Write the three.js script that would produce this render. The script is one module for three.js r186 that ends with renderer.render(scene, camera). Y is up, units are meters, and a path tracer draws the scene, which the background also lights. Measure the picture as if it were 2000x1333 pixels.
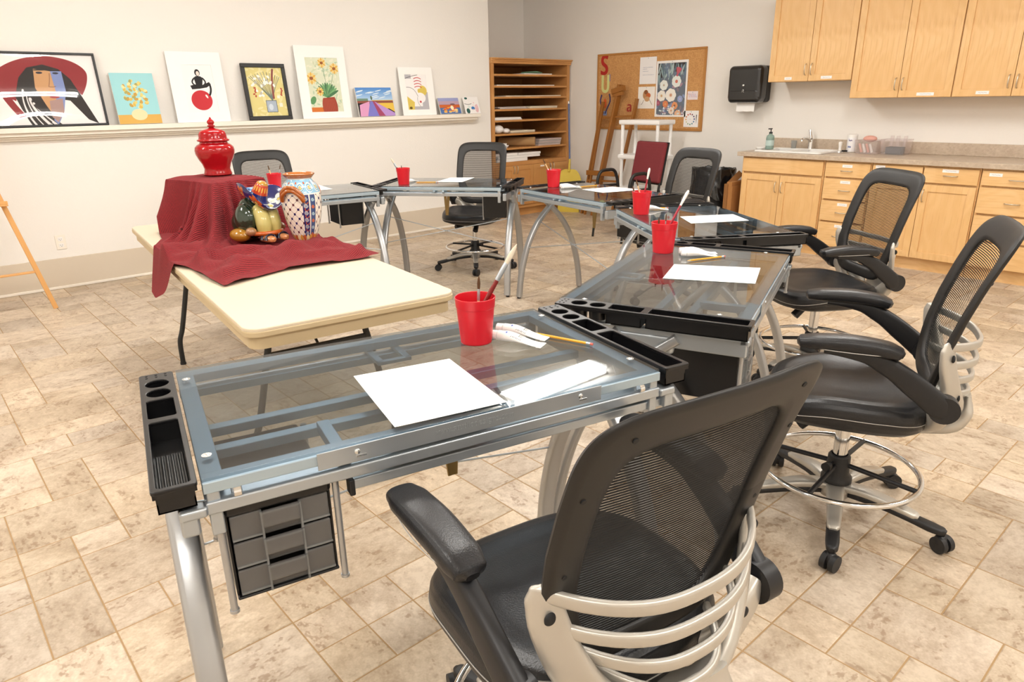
import * as THREE from 'three';
import { RoundedBoxGeometry } from 'three/addons/geometries/RoundedBoxGeometry.js';
import { mergeGeometries } from 'three/addons/utils/BufferGeometryUtils.js';
import { RectAreaLightUniformsLib } from 'three/addons/lights/RectAreaLightUniformsLib.js';
import { FontLoader } from 'three/addons/loaders/FontLoader.js';
import { TextGeometry } from 'three/addons/geometries/TextGeometry.js';

// ---------------------------------------------------------------- camera, light, exposure
const scene = new THREE.Scene();
scene.background = new THREE.Color(0x1a1a1a);
const camera = new THREE.PerspectiveCamera(52.57, 2000 / 1333, 0.05, 60);
camera.position.set(0, 1.40, 0);
camera.up.set(0.230145, 0.943903, -0.236812);
camera.lookAt(0.624035, 1.40 - 0.329870, -0.708354);
const renderer = new THREE.WebGLRenderer({ antialias: true });
renderer.toneMapping = THREE.LinearToneMapping;
renderer.toneMappingExposure = 1.29;
renderer.shadowMap.enabled = true;
RectAreaLightUniformsLib.init();
const CEIL = 2.75;
const LAMP_COLOR = new THREE.Color().setRGB(1.0, 0.977, 0.935);
const LAMP_POWER = 26;
const TROFFERS = [];
for (const x of [-0.8, 1.7, 4.2]) for (const z of [-4.19, -1.75, 0.7]) TROFFERS.push([x, z]);

// ---------------------------------------------------------------- helpers
let seed = 12345;
const rnd = () => { seed = (seed * 1664525 + 1013904223) >>> 0; return seed / 4294967296; };
const rr = (a, b) => a + (b - a) * rnd();
const V = (x, y, z) => new THREE.Vector3(x, y, z);
const R2D = Math.PI / 180;
const lerp = (a, b, t) => a + (b - a) * t;
const clamp = (x, a = 0, b = 1) => Math.min(b, Math.max(a, x));
const smooth = (a, b, x) => { const t = clamp((x - a) / (b - a)); return t * t * (3 - 2 * t); };
const taken = {};
function numbered(n) { const k = taken[n] = (taken[n] ?? -1) + 1; return k ? `${n}_${String(k).padStart(3, '0')}` : n; }

const boxUV = new Map();   // material -> 'v' (grain up), 'h' (grain sideways)
function std(color, roughness = 0.6, metalness = 0, extra = {}) {
  const m = new THREE.MeshStandardMaterial({ color, roughness, metalness, side: THREE.DoubleSide });
  Object.assign(m, extra); return m;
}
function phys(color, roughness, extra = {}) {
  return new THREE.MeshPhysicalMaterial({ color, roughness, side: THREE.DoubleSide, ...extra });
}
function applyBoxUV(g, mode) {
  const p = g.attributes.position, n = g.attributes.normal, uv = new Float32Array(p.count * 2);
  for (let i = 0; i < p.count; i++) {
    const ax = Math.abs(n.getX(i)), ay = Math.abs(n.getY(i)), az = Math.abs(n.getZ(i));
    let u, v;
    if (ax >= ay && ax >= az) { u = p.getZ(i); v = p.getY(i); }
    else if (az >= ay) { u = p.getX(i); v = p.getY(i); }
    else { u = p.getX(i); v = p.getZ(i); }
    if (mode === 'h') [u, v] = [v, u];
    uv[2 * i] = u; uv[2 * i + 1] = v;
  }
  g.setAttribute('uv', new THREE.BufferAttribute(uv, 2));
}
function clean(g) {
  let q = g.index ? g.toNonIndexed() : g;
  for (const k of Object.keys(q.attributes)) if (!['position', 'normal', 'uv'].includes(k)) q.deleteAttribute(k);
  if (!q.attributes.normal) q.computeVertexNormals();
  if (!q.attributes.uv) q.setAttribute('uv', new THREE.BufferAttribute(new Float32Array(q.attributes.position.count * 2), 2));
  return q;
}
function merge(list) { return list.length === 1 ? clean(list[0]) : mergeGeometries(list.map(clean)); }
function mesh(name, geoms, mat, parent) {
  const g = merge(Array.isArray(geoms) ? geoms : [geoms]);
  if (boxUV.has(mat)) applyBoxUV(g, boxUV.get(mat));
  const m = new THREE.Mesh(g, mat);
  m.name = parent && parent !== scene ? name : numbered(name);
  m.castShadow = m.receiveShadow = true;
  (parent || scene).add(m);
  return m;
}
function tag(o, label, category, group, kind) {
  o.userData.label = label; if (category) o.userData.category = category;
  if (group) o.userData.group = group; if (kind) o.userData.kind = kind; return o;
}
function thing(name, label, category, [x, y, z] = [0, 0, 0], turn = 0, group) {
  const o = new THREE.Group(); o.name = numbered(name); scene.add(o);
  o.position.set(x, y, z); o.rotation.y = turn; return tag(o, label, category, group);
}
function dup(root, [x, y, z], turn, label) {
  const r = root.clone(); r.name = numbered(root.name.replace(/_\d+$/, '')); scene.add(r);
  r.position.set(x, y, z); r.rotation.y = turn; r.userData = { ...root.userData, label }; return r;
}
function structure(name, geoms, mat) { const m = mesh(name, geoms, mat); m.userData.kind = 'structure'; return m; }

const box = (x0, x1, y0, y1, z0, z1) => new THREE.BoxGeometry(x1 - x0, y1 - y0, z1 - z0).translate((x0 + x1) / 2, (y0 + y1) / 2, (z0 + z1) / 2);
const rbox = (x0, x1, y0, y1, z0, z1, r = 0.003, s = 2) => new RoundedBoxGeometry(x1 - x0, y1 - y0, z1 - z0, s, Math.min(r, (x1 - x0) / 2.01, (y1 - y0) / 2.01, (z1 - z0) / 2.01)).translate((x0 + x1) / 2, (y0 + y1) / 2, (z0 + z1) / 2);
function rod(a, b, r0, r1 = r0, n = 12) {
  const A = V(...a), B = V(...b), d = B.clone().sub(A), L = d.length();
  return new THREE.CylinderGeometry(r1, r0, L, n).translate(0, L / 2, 0).applyQuaternion(new THREE.Quaternion().setFromUnitVectors(V(0, 1, 0), d.normalize())).translate(...a);
}
function tube(pts, r, n = 8, seg = 40, closed = false) {
  return new THREE.TubeGeometry(new THREE.CatmullRomCurve3(pts.map(p => V(...p)), closed), seg, r, n, closed);
}
const lathe = (prof, n = 40) => new THREE.LatheGeometry(prof.map(([r, y]) => new THREE.Vector2(r, y)), n);
const ball = (x, y, z, rx, ry = rx, rz = rx, n = 20) => new THREE.SphereGeometry(1, n, Math.ceil(n * .7)).scale(rx, ry, rz).translate(x, y, z);
const cyl = (x, y, z, r, h, n = 20) => new THREE.CylinderGeometry(r, r, h, n).translate(x, y, z);
// loft: superellipse sections along a path; stations [x, y, z, halfWidth, halfHeight]
function loft(st, { ref = [0, 1, 0], e = 4, n = 16, sub = 0, cap = true } = {}) {
  if (sub) {
    const c = new THREE.CatmullRomCurve3(st.map(s => V(s[0], s[1], s[2]))), out = [], N = sub * (st.length - 1);
    for (let i = 0; i <= N; i++) {
      const t = i / N, p = c.getPoint(t), f = t * (st.length - 1), k = Math.min(st.length - 2, Math.floor(f)), q = smooth(0, 1, f - k);
      out.push([p.x, p.y, p.z, lerp(st[k][3], st[k + 1][3], q), lerp(st[k][4], st[k + 1][4], q)]);
    }
    st = out;
  }
  const pos = [], uv = [], idx = [], R = V(...ref); let len = 0;
  st.forEach((s, i) => {
    const a = st[Math.max(0, i - 1)], b = st[Math.min(st.length - 1, i + 1)];
    const T = V(b[0] - a[0], b[1] - a[1], b[2] - a[2]).normalize();
    const S = T.clone().cross(R).normalize(), U = S.clone().cross(T);
    if (i) len += Math.hypot(s[0] - st[i - 1][0], s[1] - st[i - 1][1], s[2] - st[i - 1][2]);
    for (let k = 0; k <= n; k++) {
      const th = k / n * 2 * Math.PI, c = Math.cos(th), d = Math.sin(th);
      const cx = Math.sign(c) * Math.abs(c) ** (2 / e) * s[3], cy = Math.sign(d) * Math.abs(d) ** (2 / e) * s[4];
      pos.push(s[0] + S.x * cx + U.x * cy, s[1] + S.y * cx + U.y * cy, s[2] + S.z * cx + U.z * cy);
      uv.push(k / n * (s[3] + s[4]) * 4, len);
    }
  });
  const w = n + 1;
  for (let i = 0; i + 1 < st.length; i++) for (let k = 0; k < n; k++) { const a = i * w + k; idx.push(a, a + 1, a + w, a + 1, a + w + 1, a + w); }
  let g = new THREE.BufferGeometry();
  g.setAttribute('position', new THREE.Float32BufferAttribute(pos, 3)); g.setAttribute('uv', new THREE.Float32BufferAttribute(uv, 2)); g.setIndex(idx);
  g.computeVertexNormals();
  // weld the seam normals
  const nn = g.attributes.normal;
  for (let i = 0; i < st.length; i++) { const a = i * w, b = a + n, x = nn.getX(a) + nn.getX(b), y = nn.getY(a) + nn.getY(b), z = nn.getZ(a) + nn.getZ(b), l = Math.hypot(x, y, z) || 1; nn.setXYZ(a, x / l, y / l, z / l); nn.setXYZ(b, x / l, y / l, z / l); }
  if (!cap) return g;
  const caps = [];
  for (const [i, sgn] of [[0, 1], [st.length - 1, -1]]) {
    const cp = [], ci = [], s = st[i];
    cp.push(s[0], s[1], s[2]);
    for (let k = 0; k <= n; k++) cp.push(pos[3 * (i * w + k)], pos[3 * (i * w + k) + 1], pos[3 * (i * w + k) + 2]);
    for (let k = 1; k <= n; k++) sgn > 0 ? ci.push(0, k + 1, k) : ci.push(0, k, k + 1);
    const c = new THREE.BufferGeometry(); c.setAttribute('position', new THREE.Float32BufferAttribute(cp, 3)); c.setIndex(ci); c.computeVertexNormals(); caps.push(c);
  }
  return merge([g, ...caps]);
}
// a sheet from a function (u, v) -> [x, y, z]
function sheet(nu, nv, f, closedU = false) {
  const pos = [], uv = [], idx = [];
  for (let j = 0; j <= nv; j++) for (let i = 0; i <= nu; i++) { const p = f(i / nu, j / nv); pos.push(p[0], p[1], p[2]); uv.push(p[3] ?? i / nu, p[4] ?? j / nv); }
  const w = nu + 1;
  for (let j = 0; j < nv; j++) for (let i = 0; i < nu; i++) { const a = j * w + i; idx.push(a, a + 1, a + w, a + 1, a + w + 1, a + w); }
  const g = new THREE.BufferGeometry();
  g.setAttribute('position', new THREE.Float32BufferAttribute(pos, 3)); g.setAttribute('uv', new THREE.Float32BufferAttribute(uv, 2)); g.setIndex(idx); g.computeVertexNormals();
  if (closedU) { const nn = g.attributes.normal; for (let j = 0; j <= nv; j++) { const a = j * w, b = a + nu, x = nn.getX(a) + nn.getX(b), y = nn.getY(a) + nn.getY(b), z = nn.getZ(a) + nn.getZ(b), l = Math.hypot(x, y, z) || 1; nn.setXYZ(a, x / l, y / l, z / l); nn.setXYZ(b, x / l, y / l, z / l); } }
  return g;
}
function roundRect(x0, x1, y0, y1, r, target = new THREE.Shape()) {
  target.moveTo(x0 + r, y0); target.lineTo(x1 - r, y0); target.absarc(x1 - r, y0 + r, r, -Math.PI / 2, 0);
  target.lineTo(x1, y1 - r); target.absarc(x1 - r, y1 - r, r, 0, Math.PI / 2); target.lineTo(x0 + r, y1);
  target.absarc(x0 + r, y1 - r, r, Math.PI / 2, Math.PI); target.lineTo(x0, y0 + r); target.absarc(x0 + r, y0 + r, r, Math.PI, 1.5 * Math.PI);
  return target;
}
const extrude = (shape, depth, bevel = 0) => new THREE.ExtrudeGeometry(shape, { depth, bevelEnabled: bevel > 0, bevelSize: bevel, bevelThickness: bevel, bevelSegments: 2, curveSegments: 10 });

// ---------------------------------------------------------------- textures
function hash(x, y) { let h = (x * 374761393 + y * 668265263) | 0; h = (h ^ (h >>> 13)) * 1274126177 | 0; return ((h ^ (h >>> 16)) >>> 0) / 4294967296; }
function noise(x, y, per) {   // value noise, tiles with period per
  const xi = Math.floor(x), yi = Math.floor(y), fx = x - xi, fy = y - yi, m = v => ((v % per) + per) % per;
  const u = fx * fx * (3 - 2 * fx), v = fy * fy * (3 - 2 * fy);
  return lerp(lerp(hash(m(xi), m(yi)), hash(m(xi + 1), m(yi)), u), lerp(hash(m(xi), m(yi + 1)), hash(m(xi + 1), m(yi + 1)), u), v);
}
function fbm(x, y, per, oct = 4) { let s = 0, a = .5, n = 0; for (let i = 0; i < oct; i++) { s += a * noise(x, y, per); n += a; a *= .55; x *= 2; y *= 2; per *= 2; } return s / n; }
function dataTex(n, metres, f, srgb = true) {
  const d = new Uint8Array(n * n * 4);
  for (let j = 0; j < n; j++) for (let i = 0; i < n; i++) { const c = f(i / n, j / n); d.set([c[0], c[1], c[2], 255].map(v => clamp(Math.round(v), 0, 255)), 4 * (j * n + i)); }
  const t = new THREE.DataTexture(d, n, n); t.wrapS = t.wrapT = THREE.RepeatWrapping; t.magFilter = THREE.LinearFilter; t.minFilter = THREE.LinearMipmapLinearFilter; t.generateMipmaps = true;
  if (srgb) t.colorSpace = THREE.SRGBColorSpace; t.repeat.set(1 / metres, 1 / metres); t.needsUpdate = true; return t;
}
function canvasTex(w, h, draw) {
  const c = document.createElement('canvas'); c.width = w; c.height = h; const x = c.getContext('2d'); draw(x, w, h);
  const t = new THREE.CanvasTexture(c); t.colorSpace = THREE.SRGBColorSpace; t.anisotropy = 4; return t;
}
const mix3 = (a, b, t) => [lerp(a[0], b[0], t), lerp(a[1], b[1], t), lerp(a[2], b[2], t)];
const stoneMap = dataTex(1024, 1.3, (u, v) => {
  const big = fbm(u * 6, v * 6, 6, 3), mid = fbm(u * 32 + 5, v * 16 + 9, 16, 4), fine = fbm(u * 96, v * 64, 32, 4), grain = fbm(u * 260, v * 260, 260, 2), pit = fbm(u * 120 + 7, v * 80, 40, 3);
  const t = clamp((big - .5) * .7 + (mid - .5) * .55 + (fine - .5) * .6 + (grain - .5) * .35 + .40);
  const c = mix3([216, 199, 177], [160, 139, 115], t);
  return mix3(c, [128, 98, 72], smooth(.54, .70, pit) * smooth(.46, .62, mid) * .4);
});
const stoneBump = dataTex(512, 1.6, (u, v) => { const m = fbm(u * 48, v * 32, 16, 4); return [m * 255, m * 255, m * 255]; }, false);
const woodMap = dataTex(512, 0.9, (u, v) => {
  const w = fbm(u * 4, v * 2, 2, 3), g = fbm(u * 60 + w * 5, v * 3, 3, 3), f = fbm(u * 160, v * 8, 8, 2), ring = .5 + .5 * Math.sin((u * 9 + w * 4.2 + fbm(u * 6, v * 2, 2, 2) * 1.5) * 6.283);
  let c = mix3([237, 197, 142], [219, 172, 110], clamp(w * .5 + g * .45 + ring * .18 - .2));
  return mix3(c, [208, 160, 104], smooth(.62, .8, f) * .35);
});
const oakMap = dataTex(512, 0.7, (u, v) => {
  const w = fbm(u * 4, v * 2, 2, 3), g = fbm(u * 50 + w * 6, v * 3, 3, 3);
  return mix3([214, 158, 96], [184, 126, 68], clamp(w * .4 + g * .8 - .2));
});
const corkMap = dataTex(512, 0.5, (u, v) => { const f = fbm(u * 64, v * 64, 32, 3), g = fbm(u * 8, v * 8, 8, 3); return mix3([220, 170, 110], [178, 124, 72], clamp(f * 1.3 - .2) * .8 + g * .2); });
const laminateMap = dataTex(512, 0.6, (u, v) => { const f = fbm(u * 40, v * 40, 20, 4), g = fbm(u * 6, v * 6, 6, 3); return mix3([206, 190, 170], [168, 148, 128], clamp(f * .8 + g * .5 - .25)); });
const plasterBump = dataTex(256, 0.25, (u, v) => { const m = fbm(u * 32, v * 32, 16, 3); return [m * 255, m * 255, m * 255]; }, false);
const leatherBump = dataTex(256, 0.06, (u, v) => { const m = fbm(u * 32, v * 32, 32, 2); return [m * 255, m * 255, m * 255]; }, false);
const clothMap = dataTex(256, 0.084, (u, v) => {
  const a = Math.abs(Math.sin(u * Math.PI * 14)), b = Math.abs(Math.sin(v * Math.PI * 9)), n = fbm(u * 32, v * 32, 32, 2);
  const t = smooth(.08, .7, b) * (.68 + .32 * smooth(.1, .6, a));
  return mix3([58, 8, 13], [150, 28, 35], clamp(t * (.75 + n * .4)));
});
const clothBump = dataTex(256, 0.084, (u, v) => { const t = Math.abs(Math.sin(v * Math.PI * 9)) * (.7 + .3 * Math.abs(Math.sin(u * Math.PI * 14))); return [t * 255, t * 255, t * 255]; }, false);
const fabricMap = dataTex(128, 0.03, (u, v) => { const n = fbm(u * 32, v * 32, 32, 2); return mix3([138, 52, 56], [102, 34, 40], n); });

// ---------------------------------------------------------------- materials
const M = {
  wall: std(0xf1ede7, .9, 0, { bumpMap: plasterBump, bumpScale: .0006 }),
  ceiling: std(0xf1eee8, .95),
  baseboard: std(0xd6c9b6, .7), trim: std(0xf3ece0, .55),
  grout: std(0xa48660, .85),
  tile: std(0xffffff, .42, 0, { map: stoneMap, bumpMap: stoneBump, bumpScale: .0008, vertexColors: true }),
  maple: std(0xffffff, .42, 0, { map: woodMap }), mapleH: std(0xffffff, .42, 0, { map: woodMap }),
  oak: std(0xffffff, .5, 0, { map: oakMap }), oakH: std(0xffffff, .5, 0, { map: oakMap }),
  easel: std(0xb0783c, .5), pine: std(0xd9a262, .55),
  laminate: std(0xffffff, .35, 0, { map: laminateMap }),
  cork: std(0xffffff, .9, 0, { map: corkMap }),
  silver: std(0xb4bbc1, .32, .7), frameMetal: std(0xb0c2ce, .36, .5), legMetal: std(0xb2b3b4, .32, .7),
  chrome: std(0xe4e4e4, .09, 1), nickel: std(0xcfc4b2, .28, .9), brass: std(0x9b8150, .35, .6),
  castSilver: std(0xc3beb5, .38, .55),
  black: std(0x17171a, .45), blackMatte: std(0x141416, .7), trayBlack: std(0x121214, .3), blackFrame: std(0x191716, .48),
  meshBlack: std(0x151516, .75), leather: phys(0x18181b, .36, { bumpMap: leatherBump, bumpScale: .0003 }),
  stitch: std(0xb9b4ae, .8), rubber: std(0x202022, .55),
  glass: phys(0xd4dade, .015, { transmission: 1, thickness: 0, ior: 1.52 }),
  clear: phys(0xe6e8e8, .12, { transmission: .85, thickness: 0, ior: 1.45 }),
  clearSoft: phys(0xb9b7b5, .25, { transmission: .8, thickness: 0, ior: 1.45 }),
  paper: std(0xfbf9f6, .85), white: std(0xf3f1ee, .45), whitePlastic: std(0xf4f3f1, .35),
  foldTop: std(0xd8c9b0, .4), foldEdge: std(0xc4b08c, .55), foldLeg: std(0x1c1d1c, .45),
  redCup: phys(0xd81628, .32, { transmission: .12, thickness: 0 }), redGlaze: phys(0xa50f18, .12, {}),
  cloth: std(0xffffff, .92, 0, { map: clothMap, bumpMap: clothBump, bumpScale: .0016 }),
  redFabric: std(0xffffff, .9, 0, { map: fabricMap }),
  yellow: std(0xdcc24a, .5), pencil: std(0xe0a021, .4), pinkEraser: std(0xc76a5e, .8), pencilWood: std(0xdcb27a, .7),
  brushRed: std(0x7c1f1c, .25), brushMaroon: std(0x9e2b3a, .25), brushNatural: std(0xd9b98a, .45), bristle: std(0xd9cdb8, .9), bristleDark: std(0x5a3c22, .9), whitePaint: std(0xeeeae4, .3),
  bag: phys(0x121214, .22, { clearcoat: .4, clearcoatRoughness: .2 }), cardboard: std(0xa9743f, .85), cardboardDark: std(0x8d5f32, .9),
 boardFrame: std(0xb9803f, .5), easelWood: std(0x9c6428, .45), creamPaper: std(0xeadfc8, .85), greyPaper: std(0xc2b9b4, .85), folder: std(0xd9c6c0, .8),
  labelPaper: std(0xffffff, .7, 0, { map: canvasTex(128, 32, (c, w, h) => { c.fillStyle = '#f6f4f3'; c.fillRect(0, 0, w, h); c.fillStyle = '#b9b4ba'; for (let i = 0; i < 12; i++) c.fillRect(24 + i * 7, 12 + (i * 5) % 4, 5, 5); }) }), soap: phys(0xbfd6cf, .1, { transmission: .7, thickness: 0 }), soapLabel: std(0xbcd0cc, .6), binPlastic: phys(0xf8f4f4, .12, { transmission: .86, thickness: 0 }), pinkish: std(0xe2aa9c, .6), greyDark: std(0x55575c, .7), dispenser: phys(0x1b1b1d, .25, { clearcoat: .5, clearcoatRoughness: .2 }),
  clearPane: phys(0xffffff, .01, { transmission: 1, thickness: 0, ior: 1.5 }),
  kraft: std(0xb08a5c, .85), blueHandle: std(0x5f6e9a, .4), screw: std(0xdfe4e6, .15, .9),
};
for (const [k, v] of [['maple', 'v'], ['mapleH', 'h'], ['oak', 'v'], ['oakH', 'h'], ['laminate', 'v'], ['cork', 'v'], ['wall', 'v'], ['leather', 'v'], ['redFabric', 'v']]) boxUV.set(M[k], v);
// ================================================================ THE ROOM
const XW = 6.83, ZP = -6.55, ZA = -7.42, XA = 5.49, X0 = -2.6, Z1 = 2.7, T = 0.14;
structure('wall_left', [box(X0 - T, XA, 0, CEIL + .1, ZP - T, ZP), box(XA - T, XA, 0, CEIL + .1, ZA, ZP - T)], M.wall);
structure('wall_back', [box(XA - T, XW + T, 0, CEIL + .1, ZA - T, ZA)], M.wall);
structure('wall_right', [box(XW, XW + T, 0, CEIL + .1, ZA, Z1)], M.wall);
structure('wall_front', [box(X0 - T, XW + T, 0, CEIL + .1, Z1, Z1 + T)], M.wall);
structure('wall_side', [box(X0 - T, X0, 0, CEIL + .1, ZP, Z1)], M.wall);
structure('ceiling', [box(X0 - T, XW + T, CEIL, CEIL + .1, ZA - T, Z1 + T)], M.ceiling);
structure('baseboard_left', [rbox(X0, XA + .012, 0.02, .246, ZP, ZP + .012, .004)], M.baseboard);
structure('trim_1', [rbox(X0, XA + .02, 0, .022, ZP, ZP + .022, .005)], M.trim);
structure('baseboard_right', [rbox(XW - .012, XW, 0, .1, ZP + .02, -3.66, .004)], M.baseboard);

// floor: grout bed with printed stone tiles standing a little proud of it
{
  const floor = structure('floor', [box(X0, XW, -.08, -.0015, ZA, Z1)], M.grout);
  const u = .1533, xs = [], zs = [];
  for (let k = -4; k < 12; k++) for (const o of [0, 1, 2, 3.5]) { const x = .042 + (k * 4.5 + o) * u; if (x > X0 && x < XW + .4) xs.push(x); }
  for (let k = -34; k < 34; k++) { const z = -2.542 + k * u; if (z > ZA - .3 && z < Z1 + .2) zs.push(z); }
  const nx = xs.length - 1, nz = zs.length - 1, used = new Uint8Array(nx * nz), tiles = [];
  const near = (a, v) => { let b = 0; a.forEach((q, i) => { if (Math.abs(q - v) < Math.abs(a[b] - v)) b = i; }); return b; };
  const put = (i, j, w, h) => { for (let a = 0; a < w; a++) for (let b = 0; b < h; b++) if (i + a >= nx || j + b >= nz || used[(j + b) * nx + i + a]) return false; for (let a = 0; a < w; a++) for (let b = 0; b < h; b++) used[(j + b) * nx + i + a] = 1; tiles.push([xs[i], xs[i + w], zs[j], zs[j + h]]); return true; };
  // tiles read from the photograph: [x, z, columns, rows]
  for (const [x, z, w, h] of [[.042, -2.542, 1, 1], [.042, -2.388, 1, 1], [.042, -2.235, 1, 2], [.042, -2.85, 2, 2], [.197, -2.542, 1, 1], [.197, -2.388, 2, 2], [.197, -2.08, 1, 1], [.582, -1.62, 1, 1], [.736, -1.62, 1, 1], [.582, -1.465, 1, 1], [.736, -1.465, 1, 1], [.887, -1.62, 1, 1], [.736, -1.93, 2, 2], [1.57, -.70, 1, 1], [1.724, -.70, 2, 1], [1.57, -.55, 1, 1], [1.954, -.55, 1, 1], [2.103, -.55, 1, 1], [1.724, -.55, 1, 2], [1.954, -.70, 1, 1], [2.103, -.70, 1, 1], [2.103, -1.0, 2, 2], [.197, -1.93, 2, 2]]) put(near(xs, x), near(zs, z), w, h);
  const kinds = [[2, 2], [2, 1], [1, 2], [1, 1], [2, 2], [1, 1], [1, 2], [2, 2]];
  for (let j = 0; j < nz; j++) for (let i = 0; i < nx; i++) if (!used[j * nx + i]) { const k = Math.floor(hash(i * 7 + 3, j * 13 + 1) * 8); put(i, j, ...kinds[k]) || put(i, j, 2, 1) || put(i, j, 1, 2) || put(i, j, 1, 1); }
  const cam = [0, 0], ax = .661, az = -.750;
  const tileGeo = ([x0, x1, z0, z1]) => {
    x0 = Math.max(x0, X0); x1 = Math.min(x1, XW); z0 = Math.max(z0, ZA); z1 = Math.min(z1, Z1);
    const g = .0022, c = .0022, yb = -.0015, P = [], N = [], U = [], C = [], ou = rnd() * 9, ov = rnd() * 9, sw = rnd() < .5;
    const t = rr(.82, 1.08), w = rr(-.05, .05), col = [t * (1 + w * .4), t, t * (1 - w)];
    const q = (a, b, d, e, n) => { for (const p of [a, b, d, a, d, e]) { P.push(...p); N.push(...n); U.push((sw ? p[2] : p[0]) + ou, (sw ? p[0] : p[2]) + ov); C.push(...col); } };
    const a0 = x0 + g, a1 = x1 - g, b0 = z0 + g, b1 = z1 - g, i0 = a0 + c, i1 = a1 - c, k0 = b0 + c, k1 = b1 - c;
    q([i0, 0, k0], [i0, 0, k1], [i1, 0, k1], [i1, 0, k0], [0, 1, 0]);
    q([a0, yb, b0], [a0, yb, b1], [i0, 0, k1], [i0, 0, k0], [-.6, .8, 0]); q([i1, 0, k0], [i1, 0, k1], [a1, yb, b1], [a1, yb, b0], [.6, .8, 0]);
    q([i0, 0, k1], [a0, yb, b1], [a1, yb, b1], [i1, 0, k1], [0, .8, .6]); q([a0, yb, b0], [i0, 0, k0], [i1, 0, k0], [a1, yb, b0], [0, .8, -.6]);
    const G = new THREE.BufferGeometry();
    for (const [n, d, s] of [['position', P, 3], ['normal', N, 3], ['uv', U, 2], ['color', C, 3]]) G.setAttribute(n, new THREE.Float32BufferAttribute(d, s));
    return G;
  };
  const seen = [], rest = [];
  for (const t of tiles) {
    if (t[0] > XW - .02 || t[1] < X0 + .02 || t[2] > Z1 - .02 || t[3] < ZA + .02) continue;
    const x = (t[0] + t[1]) / 2, z = (t[2] + t[3]) / 2, f = x * ax + z * az, s = x * -az + z * ax;
    const k = x * .624 + 1.4 * .33 - z * .708, px = 1000 + 1349 * (x * .747 + z * .665 + .02) / k, py = 666 - 1349 * (x * .230 - 1.4 * .944 - z * .237) / k;
    const vis = k > .3 && px > -60 && px < 2060 && py > 300 && py < 1400;
    (vis ? seen : rest).push([Math.hypot(x, z), t]);
  }
  seen.sort((a, b) => a[0] - b[0]);
  seen.forEach(([d, t], i) => {
    if (i < 300) { const m = new THREE.Mesh(tileGeo(t), M.tile); m.name = i ? `tile_${String(i).padStart(3, '0')}` : 'tile'; m.receiveShadow = true; floor.add(m); } else rest.push([d, t]);
  });
  const far = new THREE.Mesh(mergeGeometries(rest.map(r => tileGeo(r[1]))), M.tile); far.name = 'distant_tiles'; far.userData.kind = 'stuff'; far.receiveShadow = true; floor.add(far);
}

// ceiling lights: surface mounted wraparound fixtures, four feet long
const glow = std(0xffffff, .6, 0, {}); glow.emissive = LAMP_COLOR.clone(); glow.emissiveIntensity = 2.0;
TROFFERS.forEach(([x, z], i) => {
  const t = thing('ceiling_light', `long white ceiling light fixture, ${['near the camera side', 'over the middle', 'over the sink side'][Math.floor(i / 3)]} of the ${['picture wall row', 'centre row', 'row behind the camera'][i % 3]}`, 'light', [x, CEIL, z], 0, 'ceiling lights');
  mesh('housing', [rbox(-.62, .62, -.022, -.001, -.13, .13, .004)], M.white, t);
  mesh('lens', extrude(roundRect(-.112, .112, -.082, -.02, .02), 1.24).rotateY(Math.PI / 2).translate(-.62, 0, 0), glow, t);
  const L = new THREE.RectAreaLight(LAMP_COLOR, LAMP_POWER, 1.16, .19); L.position.set(0, -.086, 0); L.rotation.x = -Math.PI / 2; t.add(L);
  for (const s of [-1, 1]) {
    const S = new THREE.RectAreaLight(LAMP_COLOR, LAMP_POWER * 1.15, 1.18, .055); S.position.set(0, -.05, s * .117); S.rotation.y = s > 0 ? Math.PI : 0; t.add(S);
    const E = new THREE.RectAreaLight(LAMP_COLOR, LAMP_POWER * 1.15, .2, .055); E.position.set(s * .63, -.05, 0); E.rotation.y = s > 0 ? -Math.PI / 2 : Math.PI / 2; t.add(E);
  }
});

// picture ledge along the wall
structure('trim_2', [rbox(X0, 5.25, 1.219, 1.257, ZP, ZP + .115, .004), rbox(X0, 5.225, 1.193, 1.219, ZP, ZP + .088, .003),
  rbox(X0, 5.21, 1.176, 1.194, ZP, ZP + .058, .006), rbox(X0, 5.20, 1.160, 1.178, ZP, ZP + .034, .005)], M.trim).userData.label = 'white moulded picture ledge';

// wall sockets
function socket(name, x, y, label) {
  const t = thing(name, label, 'outlet', [x, y, ZP]);
  mesh('plate', rbox(-.036, .036, -.058, .058, 0, .006, .003), M.trim, t);
  for (const s of [-1, 1]) { const f = mesh('receptacle', rbox(-.017, .017, s * .024 - .015, s * .024 + .015, .005, .008, .006), M.white, t); mesh('slot', [box(-.008, -.006, s * .024 - .004, s * .024 + .005, .0075, .0085), box(.006, .008, s * .024 - .004, s * .024 + .005, .0075, .0085), cyl(0, 0, 0, .0025, .001, 8).rotateX(Math.PI / 2).translate(0, s * .024 - .009, .008)], M.blackMatte, f); }
}
socket('wall_outlet', .942, .372, 'white wall outlet beside the wooden easel legs');
socket('wall_outlet', 3.74, .388, 'white wall outlet seen below the row of glass tables');
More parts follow.
